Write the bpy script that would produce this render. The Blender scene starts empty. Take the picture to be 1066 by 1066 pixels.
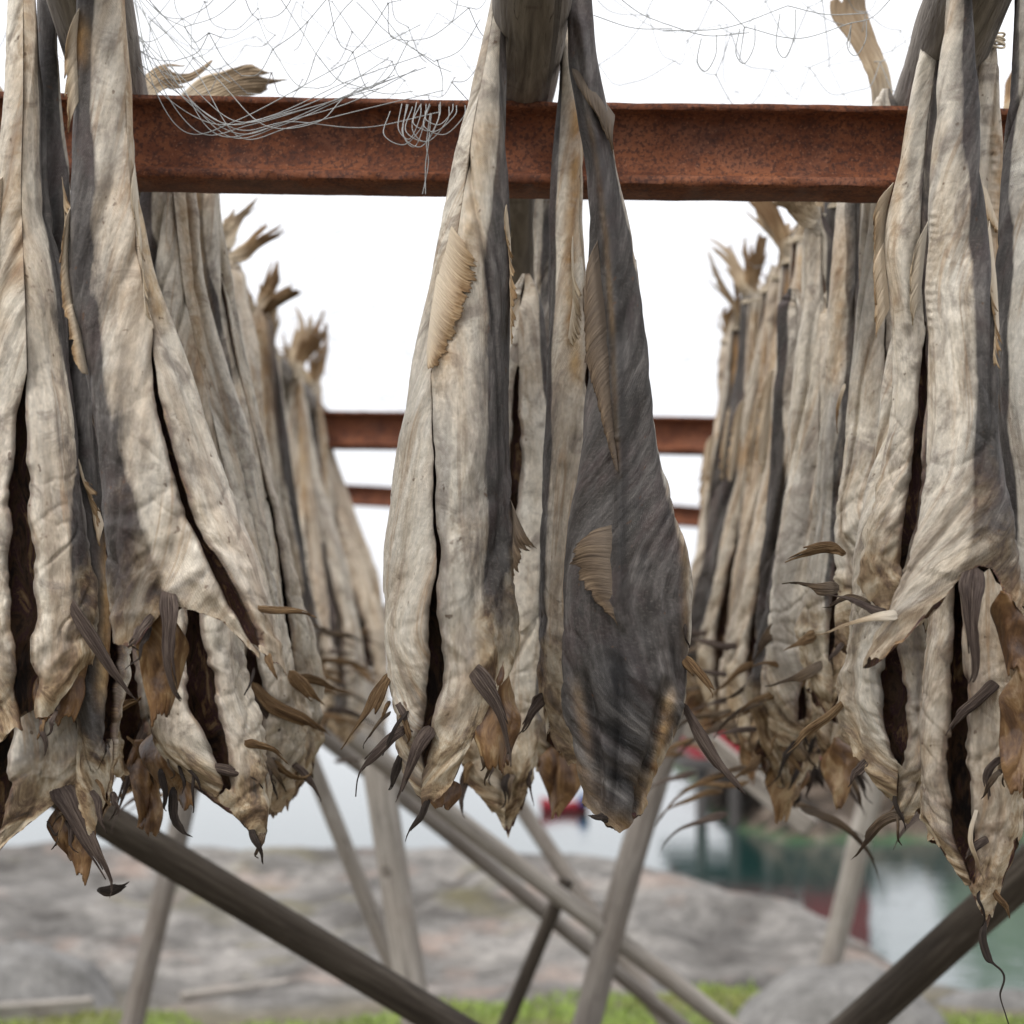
import bpy, math, random
import numpy as np
from mathutils import Vector, Matrix

R = math.radians
random.seed(7)
scene = bpy.context.scene
COL = scene.collection
F = 2221.0                      # focal length in photo pixels
PITCH = math.atan((665 - 533) / F)
CP, SP = math.cos(PITCH), math.sin(PITCH)
CAMZ = 1.5
WATER = -2.0

# ------------------------------------------------------------------ helpers
def P(px, py, Y):
    """a point of the place: seen at photo position px, py and standing Y metres in front of the camera"""
    u = (np.asarray(px, float) - 533) / F
    v = (533 - np.asarray(py, float)) / F
    t = Y / (CP - SP * v)
    return t * u, Y + 0 * t, t * (SP + CP * v) + CAMZ

def PV(px, py, Y):
    a = P(px, py, Y)
    return Vector((float(a[0]), float(a[1]), float(a[2])))

def _hash(ix, iy, iz):
    h = (ix.astype(np.int64) * 374761393 + iy.astype(np.int64) * 668265263 + iz.astype(np.int64) * 1103515245 + 144665)
    h = h & 0x7fffffff
    h = ((h ^ (h >> 13)) * 1274126177) & 0x7fffffff
    h = h & 0x7fffffff
    h = (h ^ (h >> 16)) * 73244475 & 0x7fffffff
    return (h % 100003) / 100003.0

def noise(x, y, z=0.0):
    """value noise in -1..1"""
    x, y, z = np.broadcast_arrays(np.asarray(x, float), np.asarray(y, float), np.asarray(z, float))
    ix, iy, iz = np.floor(x), np.floor(y), np.floor(z)
    fx, fy, fz = x - ix, y - iy, z - iz
    fx = fx * fx * fx * (fx * (fx * 6 - 15) + 10)
    fy = fy * fy * fy * (fy * (fy * 6 - 15) + 10)
    fz = fz * fz * fz * (fz * (fz * 6 - 15) + 10)
    def c(a, b, d): return _hash(ix + a, iy + b, iz + d)
    x00 = c(0,0,0) * (1-fx) + c(1,0,0) * fx
    x10 = c(0,1,0) * (1-fx) + c(1,1,0) * fx
    x01 = c(0,0,1) * (1-fx) + c(1,0,1) * fx
    x11 = c(0,1,1) * (1-fx) + c(1,1,1) * fx
    return ((x00 * (1-fy) + x10 * fy) * (1-fz) + (x01 * (1-fy) + x11 * fy) * fz) * 2 - 1

def fbm(x, y, z=0.0, o=3):
    s = 0; a = 1.0; t = 0
    for k in range(o):
        s = s + a * noise(x * 2**k + 17.3*k, y * 2**k + 5.1*k, z + 9.7*k); t += a; a *= .5
    return s / t

def sstep(a, b, x):
    t = np.clip((x - a) / (b - a), 0, 1)
    return t * t * (3 - 2 * t)

def curve1(xs, ys, q, sm=14.0):
    """smoothed polyline ys(xs) at q"""
    xs = np.asarray(xs, float); ys = np.asarray(ys, float)
    lo, hi = xs[0] - 80, xs[-1] + 80
    g = np.arange(lo, hi + 1, 2.0)
    v = np.interp(g, xs, ys)
    # straight run-out at both ends keeps the smoothing from pulling them in
    if len(xs) > 1:
        s0 = (ys[1]-ys[0]) / (xs[1]-xs[0]); s1 = (ys[-1]-ys[-2]) / (xs[-1]-xs[-2])
        v = np.where(g < xs[0], ys[0] + s0 * (g - xs[0]), v)
        v = np.where(g > xs[-1], ys[-1] + s1 * (g - xs[-1]), v)
    n = int(sm * 3 / 2)
    if n > 0:
        k = np.exp(-0.5 * (np.arange(-n, n+1) * 2.0 / sm) ** 2); k /= k.sum()
        v = np.convolve(np.pad(v, n, mode='edge'), k, mode='valid')
    return np.interp(q, g, v)

def spline(pts, n):
    """Catmull-Rom through pts (k-tuples), n samples"""
    p = np.asarray(pts, float)
    if len(p) == 2:
        t = np.linspace(0, 1, n)[:, None]
        return p[0] * (1-t) + p[1] * t
    p = np.vstack([2*p[0]-p[1], p, 2*p[-1]-p[-2]])
    m = len(p) - 3
    t = np.linspace(0, m, n); i = np.minimum(t.astype(int), m-1); f = (t - i)[:, None]
    a, b, c, d = p[i], p[i+1], p[i+2], p[i+3]
    return .5 * (2*b + (c-a)*f + (2*a-5*b+4*c-d)*f*f + (3*b-a-3*c+d)*f**3)

def tag(o, label=None, cat=None, group=None, kind=None):
    if label: o['label'] = label
    if cat: o['category'] = cat
    if group: o['group'] = group
    if kind: o['kind'] = kind
    return o

def empty(name, loc=(0,0,0)):
    o = bpy.data.objects.new(name, None); COL.objects.link(o)
    o.location = loc; o.empty_display_size = .05
    return o

def link_mesh(name, V, Fc, mat, parent=None, smooth=True, attrs=None, solid=None):
    """one mesh object; with a parent the vertices are kept where they are by shifting into its frame"""
    V = np.asarray(V, float).reshape(-1, 3)
    if parent is not None:
        V = V - np.array(parent.location)
    me = bpy.data.meshes.new(name)
    if isinstance(Fc, np.ndarray):
        Fc = Fc.astype(np.int32)
        n, k = Fc.shape
        me.vertices.add(len(V)); me.vertices.foreach_set('co', V.ravel())
        me.loops.add(n*k); me.loops.foreach_set('vertex_index', Fc.ravel())
        me.polygons.add(n); me.polygons.foreach_set('loop_start', np.arange(0, n*k, k, dtype=np.int32))
        me.polygons.foreach_set('loop_total', np.full(n, k, dtype=np.int32))
        me.update(calc_edges=True)
    else:
        me.from_pydata([tuple(v) for v in V], [], Fc)
    me.polygons.foreach_set('use_smooth', np.full(len(me.polygons), smooth))
    for an, (ty, arr) in (attrs or {}).items():
        at = me.attributes.new(an, ty, 'POINT')
        arr = np.asarray(arr, float)
        at.data.foreach_set('color' if ty == 'FLOAT_COLOR' else 'vector', arr.ravel())
    me.materials.append(mat); me.validate(); me.update()
    o = bpy.data.objects.new(name, me); COL.objects.link(o)
    if parent is not None: o.parent = parent
    if solid:
        s = o.modifiers.new('thickness', 'SOLIDIFY'); s.thickness = solid; s.offset = 0
    return o

def grid_faces(m, n, wrap):
    i = np.arange(m-1)[:, None]; j = np.arange(n if wrap else n-1)[None, :]
    a = i*n + j; b = i*n + (j+1) % n
    return np.stack([a, b, b+n, a+n], -1).reshape(-1, 4)

# ------------------------------------------------------------------ materials
class NT:
    def __init__(self, name):
        self.m = bpy.data.materials.new(name); self.m.use_nodes = True
        self.t = self.m.node_tree; self.b = self.t.nodes['Principled BSDF']
    def n(self, ty, **kw):
        x = self.t.nodes.new(ty)
        for k, v in kw.items(): setattr(x, k, v)
        return x
    def l(self, a, b): self.t.links.new(a, b)
    def val(self, sock, v):
        if hasattr(v, 'is_linked') or hasattr(v, 'links'): self.l(v, sock)
        else: sock.default_value = v
    def attr(self, name):
        return self.n('ShaderNodeAttribute', attribute_name=name)
    def math(self, op, a, b=0.0, clamp=False):
        x = self.n('ShaderNodeMath', operation=op, use_clamp=clamp)
        self.val(x.inputs[0], a); self.val(x.inputs[1], b); return x.outputs[0]
    def vscale(self, v, s, off=(0,0,0)):
        x = self.n('ShaderNodeMapping'); self.l(v, x.inputs['Vector'])
        x.inputs['Scale'].default_value = s; x.inputs['Location'].default_value = off; return x.outputs[0]
    def noise(self, v, scale, detail=3, rough=.55, dist=0.0):
        x = self.n('ShaderNodeTexNoise'); self.l(v, x.inputs['Vector'])
        x.inputs['Scale'].default_value = scale; x.inputs['Detail'].default_value = detail
        x.inputs['Roughness'].default_value = rough; x.inputs['Distortion'].default_value = dist
        return x.outputs['Fac']
    def ramp(self, f, stops):
        x = self.n('ShaderNodeValToRGB'); self.l(f, x.inputs[0])
        e = x.color_ramp.elements
        while len(e) < len(stops): e.new(.5)
        for q, (p, c) in zip(e, stops):
            q.position = p; q.color = (c, c, c, 1) if not hasattr(c, '__len__') else (*c, 1)
        return x.outputs[0]
    def mix(self, f, a, b, mode='MIX'):
        x = self.n('ShaderNodeMix', data_type='RGBA', blend_type=mode)
        self.val(x.inputs[0], f)
        for s, v in ((x.inputs[6], a), (x.inputs[7], b)):
            if isinstance(v, tuple): s.default_value = (*v, 1)
            else: self.l(v, s)
        return x.outputs[2]
    def sep(self, c):
        x = self.n('ShaderNodeSeparateColor'); self.l(c, x.inputs[0]); return x.outputs
    def bump(self, h, strength, dist, prev=None):
        x = self.n('ShaderNodeBump'); self.l(h, x.inputs['Height'])
        x.inputs['Strength'].default_value = strength; x.inputs['Distance'].default_value = dist
        if prev is not None: self.l(prev, x.inputs['Normal'])
        return x.outputs[0]
    def out(self, col=None, rough=.7, normal=None, spec=.3):
        if col is not None: self.val(self.b.inputs['Base Color'], col if not isinstance(col, tuple) else (*col, 1))
        self.val(self.b.inputs['Roughness'], rough)
        self.b.inputs['Specular IOR Level'].default_value = spec
        if normal is not None: self.l(normal, self.b.inputs['Normal'])
        return self.m

def mat_skin():
    t = NT('dried_cod_skin')
    uv = t.attr('uvm').outputs['Vector']
    pa = t.attr('pig'); pig = t.sep(pa.outputs['Color'])
    rnd = t.n('ShaderNodeObjectInfo').outputs['Random']
    nl = t.noise(t.vscale(uv, (46, 9, 1)), 1.0, 5, .66, .7)                        # long streaks
    nb = t.noise(t.vscale(uv, (17, 8, 1)), 1.0, 4, .6, .6)                         # broad blotches
    nf = t.noise(t.vscale(uv, (430, 120, 1)), 1.0, 4, .65)                          # fibres
    ng = t.noise(t.vscale(uv, (420, 420, 1), (2, 6, 1)), 1.0, 3, .7)               # grain
    cream = t.ramp(nl, [(.26, (.25, .185, .13)), (.38, (.49, .415, .32)), (.49, (.70, .645, .55)), (.68, (.82, .785, .705))])
    grey = t.ramp(nb, [(.33, (.39, .335, .275)), (.48, (.60, .55, .475)), (.66, (.765, .735, .665))])
    base = t.mix(t.ramp(nb, [(.40, 0.0), (.60, .8)]), cream, grey)
    npk = t.noise(t.vscale(uv, (11, 4.5, 1), (3, 7, 1)), 1.0, 4, .6, .5)
    base = t.mix(t.ramp(npk, [(.51, 0.0), (.72, .42)]), base, (.53, .395, .29))
    band = t.noise(t.vscale(uv, (27, 1.5, 1), (8, 3, 6)), 1.0, 4, .6, .35)
    base = t.mix(t.ramp(band, [(.55, 0.0), (.66, .5)]), base, t.ramp(nl, [(.3, (.25, .175, .115)), (.6, (.47, .36, .25))]))
    base = t.mix(t.ramp(band, [(.36, .62), (.44, 0.0)]), base, t.ramp(nl, [(.3, (.17, .15, .14)), (.6, (.37, .35, .325))]))
    # grey-brown smears of pigment, running across the fish
    nm = t.noise(t.vscale(uv, (42, 34, 1), (9, 1, 3)), 1.0, 5, .65, .9)
    base = t.mix(t.math('MULTIPLY', t.ramp(nm, [(.49, 0.0), (.64, .68)]), t.ramp(t.noise(t.vscale(uv, (9, 5, 1), (1, 1, 7)), 1.0, 2), [(.38, .0), (.54, 1.0)])), base, (.215, .18, .158))
    # thin ochre and brown lines along the flesh
    ln = t.noise(t.vscale(uv, (85, 3.2, 1), (7, 1, 5)), 1.0, 3, .55, .3)
    base = t.mix(t.ramp(ln, [(.60, 0.0), (.655, .5), (.68, .1)]), base, (.34, .205, .10))
    base = t.mix(t.ramp(ln, [(.36, .42), (.40, 0.0)]), base, (.30, .235, .185))
    dk = t.noise(t.vscale(uv, (60, 10, 1), (5, 5, 5)), 1.0, 5, .68, .25)
    dark = t.ramp(dk, [(.32, (.011, .009, .010)), (.45, (.028, .0255, .027)), (.56, (.078, .072, .073)), (.70, (.225, .212, .205))])
    purp = t.noise(t.vscale(uv, (30, 14, 1), (1, 8, 2)), 1.0, 4, .65, .3)
    dark = t.mix(t.ramp(purp, [(.50, 0.0), (.62, .5)]), dark, (.052, .030, .034))
    dark = t.mix(t.ramp(purp, [(.30, .55), (.42, 0.0)]), dark, (.085, .082, .086))
    dark = t.mix(t.ramp(ng, [(.52, 0.0), (.72, .4)]), dark, (.15, .135, .128))
    ragged = t.math('MULTIPLY', t.math('SUBTRACT', t.noise(t.vscale(uv, (70, 14, 1), (2, 2, 2)), 1.0, 6, .7, .4), .5), 1.5)
    fd = t.math('ADD', pig[0], t.math('MULTIPLY', ragged, t.ramp(pig[0], [(0.0, .12), (.2, 1.0), (.8, .6), (1.0, .15)])), True)
    col = t.mix(t.math('MULTIPLY', t.ramp(fd, [(.08, 0.0), (.62, 1.0)]), .95), base, dark)
    och = t.ramp(nl, [(.3, (.26, .13, .045)), (.5, (.47, .295, .13)), (.7, (.60, .45, .26))])
    col = t.mix(t.math('MULTIPLY', pig[2], t.ramp(nm, [(.3, .35), (.6, 1.0)]), True), col, och)
    fvx = t.n('ShaderNodeSeparateXYZ'); t.l(t.attr('fv').outputs['Vector'], fvx.inputs[0])
    # bony, stained collar at the lower end
    cn = t.noise(t.vscale(uv, (48, 26, 1), (2, 9, 4)), 1.0, 5, .68, .8)
    collar = t.ramp(cn, [(.30, (.025, .014, .009)), (.41, (.14, .08, .04)), (.49, (.36, .26, .15)), (.58, (.56, .475, .35)), (.74, (.70, .64, .53))])
    cm = t.math('ADD', fvx.outputs[0], t.math('MULTIPLY', t.math('SUBTRACT', t.noise(t.vscale(uv, (20, 14, 1), (6, 1, 9)), 1.0, 4, .6), .5), .62))
    col = t.mix(t.math('MULTIPLY', t.ramp(cm, [(.78, 0.0), (.94, .88)]), fvx.outputs[2]), col, collar)
    col = t.mix(t.math('MULTIPLY', fvx.outputs[1], t.ramp(dk, [(.35, 1.0), (.7, .55)])), col, (.016, .016, .018))
    sp = t.noise(t.vscale(uv, (150, 95, 1), (4, 4, 1)), 1.0, 2, .5)
    col = t.mix(t.ramp(sp, [(.70, 0.0), (.75, .7)]), col, (.11, .06, .035))
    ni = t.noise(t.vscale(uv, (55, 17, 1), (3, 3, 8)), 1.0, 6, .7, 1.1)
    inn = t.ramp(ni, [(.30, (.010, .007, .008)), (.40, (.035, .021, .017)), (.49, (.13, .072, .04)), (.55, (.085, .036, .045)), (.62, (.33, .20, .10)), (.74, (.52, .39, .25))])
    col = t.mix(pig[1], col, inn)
    sc = []
    for sg in (1, -1):
        w = t.n('ShaderNodeTexWave', wave_type='BANDS', bands_direction='DIAGONAL'); t.l(t.vscale(uv, (sg*430, 310, 1)), w.inputs['Vector'])
        w.inputs['Scale'].default_value = 1.0; w.inputs['Distortion'].default_value = 4.0; w.inputs['Detail'].default_value = 2; sc.append(w.outputs['Fac'])
    weave = t.math('MULTIPLY', t.math('MULTIPLY', sc[0], sc[1]), t.ramp(nb, [(.4, .2), (.6, 1.0)]))
    fine = t.math('ADD', t.math('ADD', t.math('MULTIPLY', nf, .75), t.math('MULTIPLY', weave, .16)), t.math('MULTIPLY', ng, .22))
    col = t.mix(1.0, col, t.ramp(fine, [(.28, .55), (.72, 1.09)]), 'MULTIPLY')
    tint = t.ramp(rnd, [(0.0, (.74, .69, .63)), (.35, (1.0, .975, .95)), (.7, (.90, .81, .72)), (1.0, (1.0, 1.0, 1.0))])
    col = t.mix(t.ramp(pa.outputs['Alpha'], [(0.0, 1.0), (1.0, .3)]), col, tint, 'MULTIPLY')
    h = t.math('ADD', t.math('MULTIPLY', nf, .6), t.math('ADD', t.math('MULTIPLY', weave, .25), t.math('MULTIPLY', ng, .25)))
    nrm = t.bump(t.noise(t.vscale(uv, (90, 20, 1), (6, 3, 1)), 1.0, 5, .62, .4), .5, .0045)
    nrm = t.bump(h, .9, .0018, nrm)
    return t.out(col, t.ramp(nm, [(.3, .42), (.7, .66)]), nrm, .28)

def mat_fin(name, a, b, c, root=None):
    t = NT(name)
    uv = t.attr('uvm').outputs['Vector']                        # x counts the rays, y runs 0..1 to the tip
    xy = t.n('ShaderNodeSeparateXYZ'); t.l(uv, xy.inputs[0])
    w = t.noise(t.vscale(uv, (.85, .22, 1), (1, 2, 1)), 1.0, 3, .6, .15)
    n = t.noise(t.vscale(uv, (.35, 1.6, 1)), 1.0, 5, .65, .4)
    col = t.mix(t.math('MULTIPLY', t.ramp(w, [(.38, 0.0), (.62, 1.0)]), t.ramp(t.noise(t.vscale(uv, (.45, .9, 1), (5, 5, 1)), 1.0, 4, .65), [(.36, .25), (.66, .9)])), t.ramp(n, [(.3, a), (.68, b)]), t.ramp(n, [(.35, b), (.68, c)]))
    n2 = t.noise(t.vscale(uv, (2.6, 3, 1)), 1.0, 4, .65)
    col = t.mix(t.ramp(n2, [(.5, 0.0), (.7, .7)]), col, a)
    if root is not None:
        yy = t.math('ADD', xy.outputs[1], t.math('MULTIPLY', t.math('SUBTRACT', n2, .5), .3))
        col = t.mix(t.ramp(yy, [(.05, .95), (.72, 0.0)]), col, root)
        col = t.mix(t.ramp(yy, [(.8, 0.0), (1.0, .7)]), col, a)
    nrm = t.bump(t.math('ADD', t.math('MULTIPLY', w, 1.2), n2), .7, .0012)
    return t.out(col, .66, nrm, .18)

def mat_flesh():
    t = NT('dried_flesh')
    uv = t.attr('uvm').outputs['Vector']
    n = t.noise(t.vscale(uv, (55, 22, 1)), 1.0, 5, .68, .8)
    n2 = t.noise(t.vscale(uv, (120, 50, 1)), 1.0, 3, .6)
    col = t.ramp(n, [(.30, (.03, .014, .008)), (.44, (.105, .05, .02)), (.56, (.225, .125, .052)), (.68, (.38, .275, .155)), (.8, (.52, .45, .33))])
    col = t.mix(t.ramp(n2, [(.5, 0.0), (.7, .5)]), col, (.12, .055, .022))
    nrm = t.bump(t.math('ADD', n, n2), .6, .003)
    return t.out(col, .45, nrm, .5)

def mat_wood(name, cols, scale=1.0, bark=0.0):
    t = NT(name)
    uv = t.attr('uvm').outputs['Vector']
    n = t.noise(t.vscale(uv, (90*scale, 5, 1)), 1.0, 5, .65, .6)
    nb = t.noise(t.vscale(uv, (12, 5, 1)), 1.0, 4, .6, .5)
    cr = t.noise(t.vscale(uv, (150*scale, 9, 1), (3, 3, 3)), 1.0, 4, .7, 1.5)
    col = t.ramp(n, [(.3, cols[0]), (.5, cols[1]), (.72, cols[2])])
    col = t.mix(t.ramp(nb, [(.4, 0.0), (.65, .65)]), col, cols[3])
    col = t.mix(t.ramp(cr, [(.60, 0.0), (.68, .85)]), col, (.05, .04, .034))
    nk = t.noise(t.vscale(uv, (25, 25, 1), (8, 2, 3)), 1.0, 2, .5)
    col = t.mix(t.ramp(nk, [(.68, 0.0), (.75, .6)]), col, (.07, .055, .045))
    nrm = t.bump(n, .7, .004); nrm = t.bump(cr, .6, -.004, nrm)
    return t.out(col, .85, nrm, .2)

def mat_rust():
    t = NT('rusted_steel')
    co = t.n('ShaderNodeTexCoord').outputs['Object']
    n = t.noise(co, 26, 5, .65, .4); n2 = t.noise(co, 240, 3, .65); n3 = t.noise(t.vscale(co, (14, 40, 22)), 1.0, 5, .65, .5)
    col = t.ramp(n, [(.3, (.055, .017, .009)), (.48, (.135, .042, .0175)), (.7, (.225, .078, .033))])
    col = t.mix(t.ramp(n3, [(.5, 0.0), (.7, .5)]), col, (.20, .088, .055))
    col = t.mix(t.ramp(n2, [(.48, 0.0), (.60, .8)]), col, (.045, .018, .013))
    n4 = t.noise(co, 420, 2, .6)
    col = t.mix(t.ramp(n4, [(.62, 0.0), (.72, .6)]), col, (.33, .15, .085))
    nrm = t.bump(n2, .6, .0015); nrm = t.bump(n, .3, .004, nrm)
    return t.out(col, .75, nrm, .3)

def mat_plain(name, col, rough=.7, var=.25, scale=8.0, spec=.3):
    t = NT(name)
    co = t.n('ShaderNodeTexCoord').outputs['Object']
    n = t.noise(co, scale, 4, .6, .3)
    lo = tuple(c * (1 - var) for c in col); hi = tuple(min(1, c * (1 + var)) for c in col)
    return t.out(t.ramp(n, [(.3, lo), (.7, hi)]), rough, t.bump(n, .2, .01), spec)

M = dict(
    skin=mat_skin(),
    fin=mat_fin('golden_fin', (.11, .06, .028), (.33, .215, .11), (.56, .45, .30), (.60, .52, .41)),
    fin_pale=mat_fin('pale_fin', (.20, .14, .085), (.46, .36, .24), (.64, .56, .43), (.6, .54, .45)),
    fin_dark=mat_fin('dark_fin', (.035, .023, .016), (.125, .085, .052), (.27, .20, .13), (.15, .12, .095)),
    blade=mat_fin('fin_purple', (.026, .017, .016), (.085, .062, .051), (.225, .178, .145)),
    blade_brown=mat_fin('fin_brown', (.04, .02, .01), (.165, .098, .046), (.40, .285, .165)),
    black=mat_fin('fin_black', (.012, .009, .008), (.035, .026, .022), (.09, .07, .055)),
    flesh=mat_flesh(),
    wood=mat_wood('weathered_pole', ((.075, .066, .06), (.20, .18, .162), (.34, .315, .285), (.165, .14, .118))),
    wood_light=mat_wood('silvered_pole', ((.14, .126, .113), (.31, .285, .255), (.45, .42, .385), (.24, .21, .182))),
    wood_dark=mat_wood('dark_pole', ((.018, .014, .011), (.052, .042, .033), (.125, .107, .088), (.045, .036, .027))),
    rust=mat_rust(),
    twine=mat_plain('twine', (.50, .43, .33), .9, .3, 300),
)

# ------------------------------------------------------------------ dried cod
class Frame:
    """turns photo-scale coordinates plus a depth in metres into points of the place"""
    def __init__(self, Y=None, local=None):
        self.Y = Y; self.local = local; self.surf = None; self.span = 900
        self.s = (Y / F) if Y else local                        # metres per pixel
    def at(self, x, y, d):
        if self.Y is not None:
            a = P(x, y, self.Y + d); return np.stack(np.broadcast_arrays(*a), -1)
        return np.stack(np.broadcast_arrays(x * self.s, d + 0*x, -y * self.s), -1)

def body(parent, fr, rows, hem, slit=None, back=(-10, 60, 1.0), depth=.5, res=(300, 144), seed=0, amp=1.0,
         ridges=(), och=(), ink=(), rag=8.0, lean=None, name='body', dark_hem=0.0, bumps=(), thick=7.0, clean=1.0, collar=1.0):
    rows = np.asarray(rows, float); s_m = fr.s
    ry, rL, rR = rows[:, 0], rows[:, 1], rows[:, 2]
    ytop = ry[0]
    hs = np.array([h[0] for h in hem], float); hy = np.array([h[1] for h in hem], float)
    m, nO = res; nI = nO // 3
    v = np.linspace(0, 1, m)[:, None]
    ym = ytop + (hy.mean() - ytop) * v
    Lm, Rm = curve1(ry, rL, ym), curve1(ry, rR, ym)
    if slit is not None:
        sl = np.asarray(slit, float)
        xs = np.interp(ym, sl[:, 0], sl[:, 1]); gp = np.interp(ym, sl[:, 0], sl[:, 2])
        xs = xs + 3.2*noise(ym*.022, seed+.5) + 1.3*noise(ym*.07, seed+1.5)
        gp = gp * (1 + .5*noise(ym*.03, seed+2.5) + .25*noise(ym*.11, seed+4.5))
        f0 = np.interp(sl[0, 0], ym[:, 0], (Lm + Rm)[:, 0] / 2)
        xs = np.where(ym < sl[0, 0], (Lm+Rm)/2 + (sl[0, 1]-f0) * np.clip((Rm-Lm)/np.interp(sl[0,0], ym[:,0], (Rm-Lm)[:,0]), 0, 1), xs)
        gp = np.where((ym < sl[0, 0]) | (ym > sl[-1, 0] + 2), .4, gp)
        a_s = -np.arccos(np.clip((xs - (Lm+Rm)/2) / ((Rm-Lm)/2), -.97, .97))
    else:
        a_s = np.full_like(ym, math.pi/2); gp = np.full_like(ym, .4)
    wm = (Rm - Lm) / 2
    g = np.clip(gp / (wm * np.maximum(.3, np.abs(np.sin(a_s)))), .004, 2.2)
    opn = np.clip(gp / 7, 0, 1)
    q = np.linspace(0, 1, nO)[None, :]
    q = q + 0.6/(2*math.pi) * -np.sin(2*math.pi*q) * 0.5        # more columns next to the slit
    def surf(q, inner):
        a = a_s + g/2 + q * (2*math.pi - g)
        ca, sa = np.cos(a), np.sin(a)
        h = curve1(hs*100, hy, ca*100, 6.0)
        ra = noise(a*2.2, seed*3.1) * .8 + noise(a*6.0, seed*1.7) * .7 + .22*noise(a*17.0, seed*2.7)
        h = h + rag * ra
        y = ytop + (h - ytop) * v
        L, Rr = curve1(ry, rL, y), curve1(ry, rR, y)
        c, w = (L + Rr)/2, np.maximum((Rr - L)/2, 1.5) * (.2 + .8*sstep(0, .055, v + .02*noise(a*1.5, seed*1.1)))
        dep = depth * (.55*w + .45*np.minimum(w, 40))
        um = a * (w + dep) * .5 * s_m; vm = y * s_m
        nx, ny = ca / w, sa / dep
        ln = np.sqrt(nx*nx + ny*ny) + 1e-9; nx, ny = nx/ln, ny/ln
        k = np.clip(w / 22, .15, 1.15) * amp
        z0 = seed * 13.7
        low0 = sstep(.5, .9, v)
        D = 4.2 * fbm(um*26 + .7*fbm(um*9, vm*5, z0+4, 2), vm*3.2, z0, 2)
        rid = 1 - np.abs(fbm(um*44 + .9*noise(um*11, vm*6, z0+3), vm*3.2, z0+7, 2)) * 2
        D = D + 3.0 * rid
        fold = np.abs(noise(um*31 + 1.2*noise(um*6, vm*2.2, z0+51), vm*1.7, z0+53))      # long sharp pleats where the flesh has shrunk
        D = D - 5.5 * np.exp(-(fold/.12)**2) * (1 - .5*low0)
        low = sstep(.45, .95, v)
        D = D + (.55 + 1.7*low) * fbm(um*40 + vm*34, vm*20 - um*9, z0+11, 3)
        D = D + .6 * fbm(um*190, vm*46, z0+19, 2)
        n1 = fbm(um*17 + .5*noise(vm*8, um*3, z0), vm*2.6, z0+23, 2)
        D = D - 2.6 * np.exp(-(n1/.055)**2) * sstep(.1, .35, np.abs(noise(um*6, vm*5, z0+31)) + .25)
        n2 = fbm(um*24 + vm*19, vm*14 - um*8, z0+29, 2)
        D = D - 2.2 * np.exp(-(n2/.06)**2) * (.06 + .94*low)
        n3 = fbm(um*30 - vm*26, vm*12 + um*10, z0+37, 2)
        D = D - 1.6 * np.exp(-(n3/.06)**2) * low
        cr_ = sstep(.72, .96, v)
        D = D + cr_ * (6.5 * fbm(um*34, vm*15, z0+41, 2) + 3.2*(1 - 2*np.abs(noise(um*52 + vm*22, vm*30, z0+43))) + 1.6*noise(um*120, vm*90, z0+47))
        D = D * k
        # low-order squeezing of the section, drifting along the fish
        sq = .13 * noise(v*4 + 0*a, seed + .3) * np.cos(2*a + 3*noise(v*3 + 0*a, seed*2.)) + .08 * np.cos(3*a + 4*noise(v*3 + 0*a, seed*5.))
        D = D + w * sq * np.clip(amp, 0, 1) * .8
        x = c + w * ca
        front = np.clip(-sa*3, 0, 1)
        for pth, am, wd in ridges:
            pth = np.asarray(pth, float)
            xr = np.interp(y, pth[:, 0], pth[:, 1])
            on = sstep(pth[0, 0]-14, pth[0, 0]+6, y) * (1 - sstep(pth[-1, 0]-6, pth[-1, 0]+14, y))
            D = D + am * np.exp(-((x - xr)/wd)**2) * on * front
        for pth, am, wd, per in bumps:                           # rows of little spines left by cut fin rays
            pth = np.asarray(pth, float)
            xr = np.interp(y, pth[:, 0], pth[:, 1])
            on = (y > pth[0, 0]) & (y < pth[-1, 0])
            D = D + am * np.exp(-((x - xr)/wd)**2) * on * front * (.5 + .5*np.sin(2*math.pi*y/per + 5*noise(y*.03, seed+9.)))**3 * (.35 + .65*np.clip(noise(y*.05, seed+19.)+.5, 0, 1))
        arc = np.minimum(q, 1-q) * 2*math.pi * (w + dep)/2
        D = D - 6.0 * opn * np.exp(-arc/3.0) + 1.8 * opn * (1 + noise(y*.05, seed+33.)) * np.exp(-((arc-9)/8)**2)
        if inner:
            close = 1 - sstep(.975, 1.0, v)
            D = D * .8 - np.minimum(thick, .42*dep) * (close + .02)
        x = x + nx * D; d = (dep * sa + ny * D) * s_m
        if lean is not None:
            d = d + np.interp(y, [p[0] for p in lean], [p[1] for p in lean])
        X = fr.at(x, y, d)
        da = np.abs((a - R(back[0]) + math.pi) % (2*math.pi) - math.pi)
        wob = .26 * noise(um*24, vm*8, z0+2) + .14*noise(um*70, vm*22, z0+6) + .22*noise(v*6 + 0*a, seed + 5.5)
        pr = back[2] * (.75*(1 - sstep(R(back[1])*.82, R(back[1])*1.08, da + wob)) + .25*(1 - sstep(R(back[1])*.8, R(back[1])*1.7, da - wob)))
        pr = np.maximum(pr, dark_hem * sstep(.86, 1.0, v + .05*noise(um*30, seed)))
        pb = np.zeros_like(x)
        for pth, wd, st in och:
            pth = np.asarray(pth, float)
            xr = np.interp(y, pth[:, 0], pth[:, 1])
            on = sstep(pth[0, 0]-20, pth[0, 0]+20, y) * (1 - sstep(pth[-1, 0]-20, pth[-1, 0]+20, y))
            pb = np.maximum(pb, st * np.exp(-((x - xr)/wd)**2) * on)
        pb = np.maximum(pb, .4*sstep(.94, 1.0, v + .04*noise(um*40, vm*20, seed)))
        pk = np.zeros_like(x)
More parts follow.
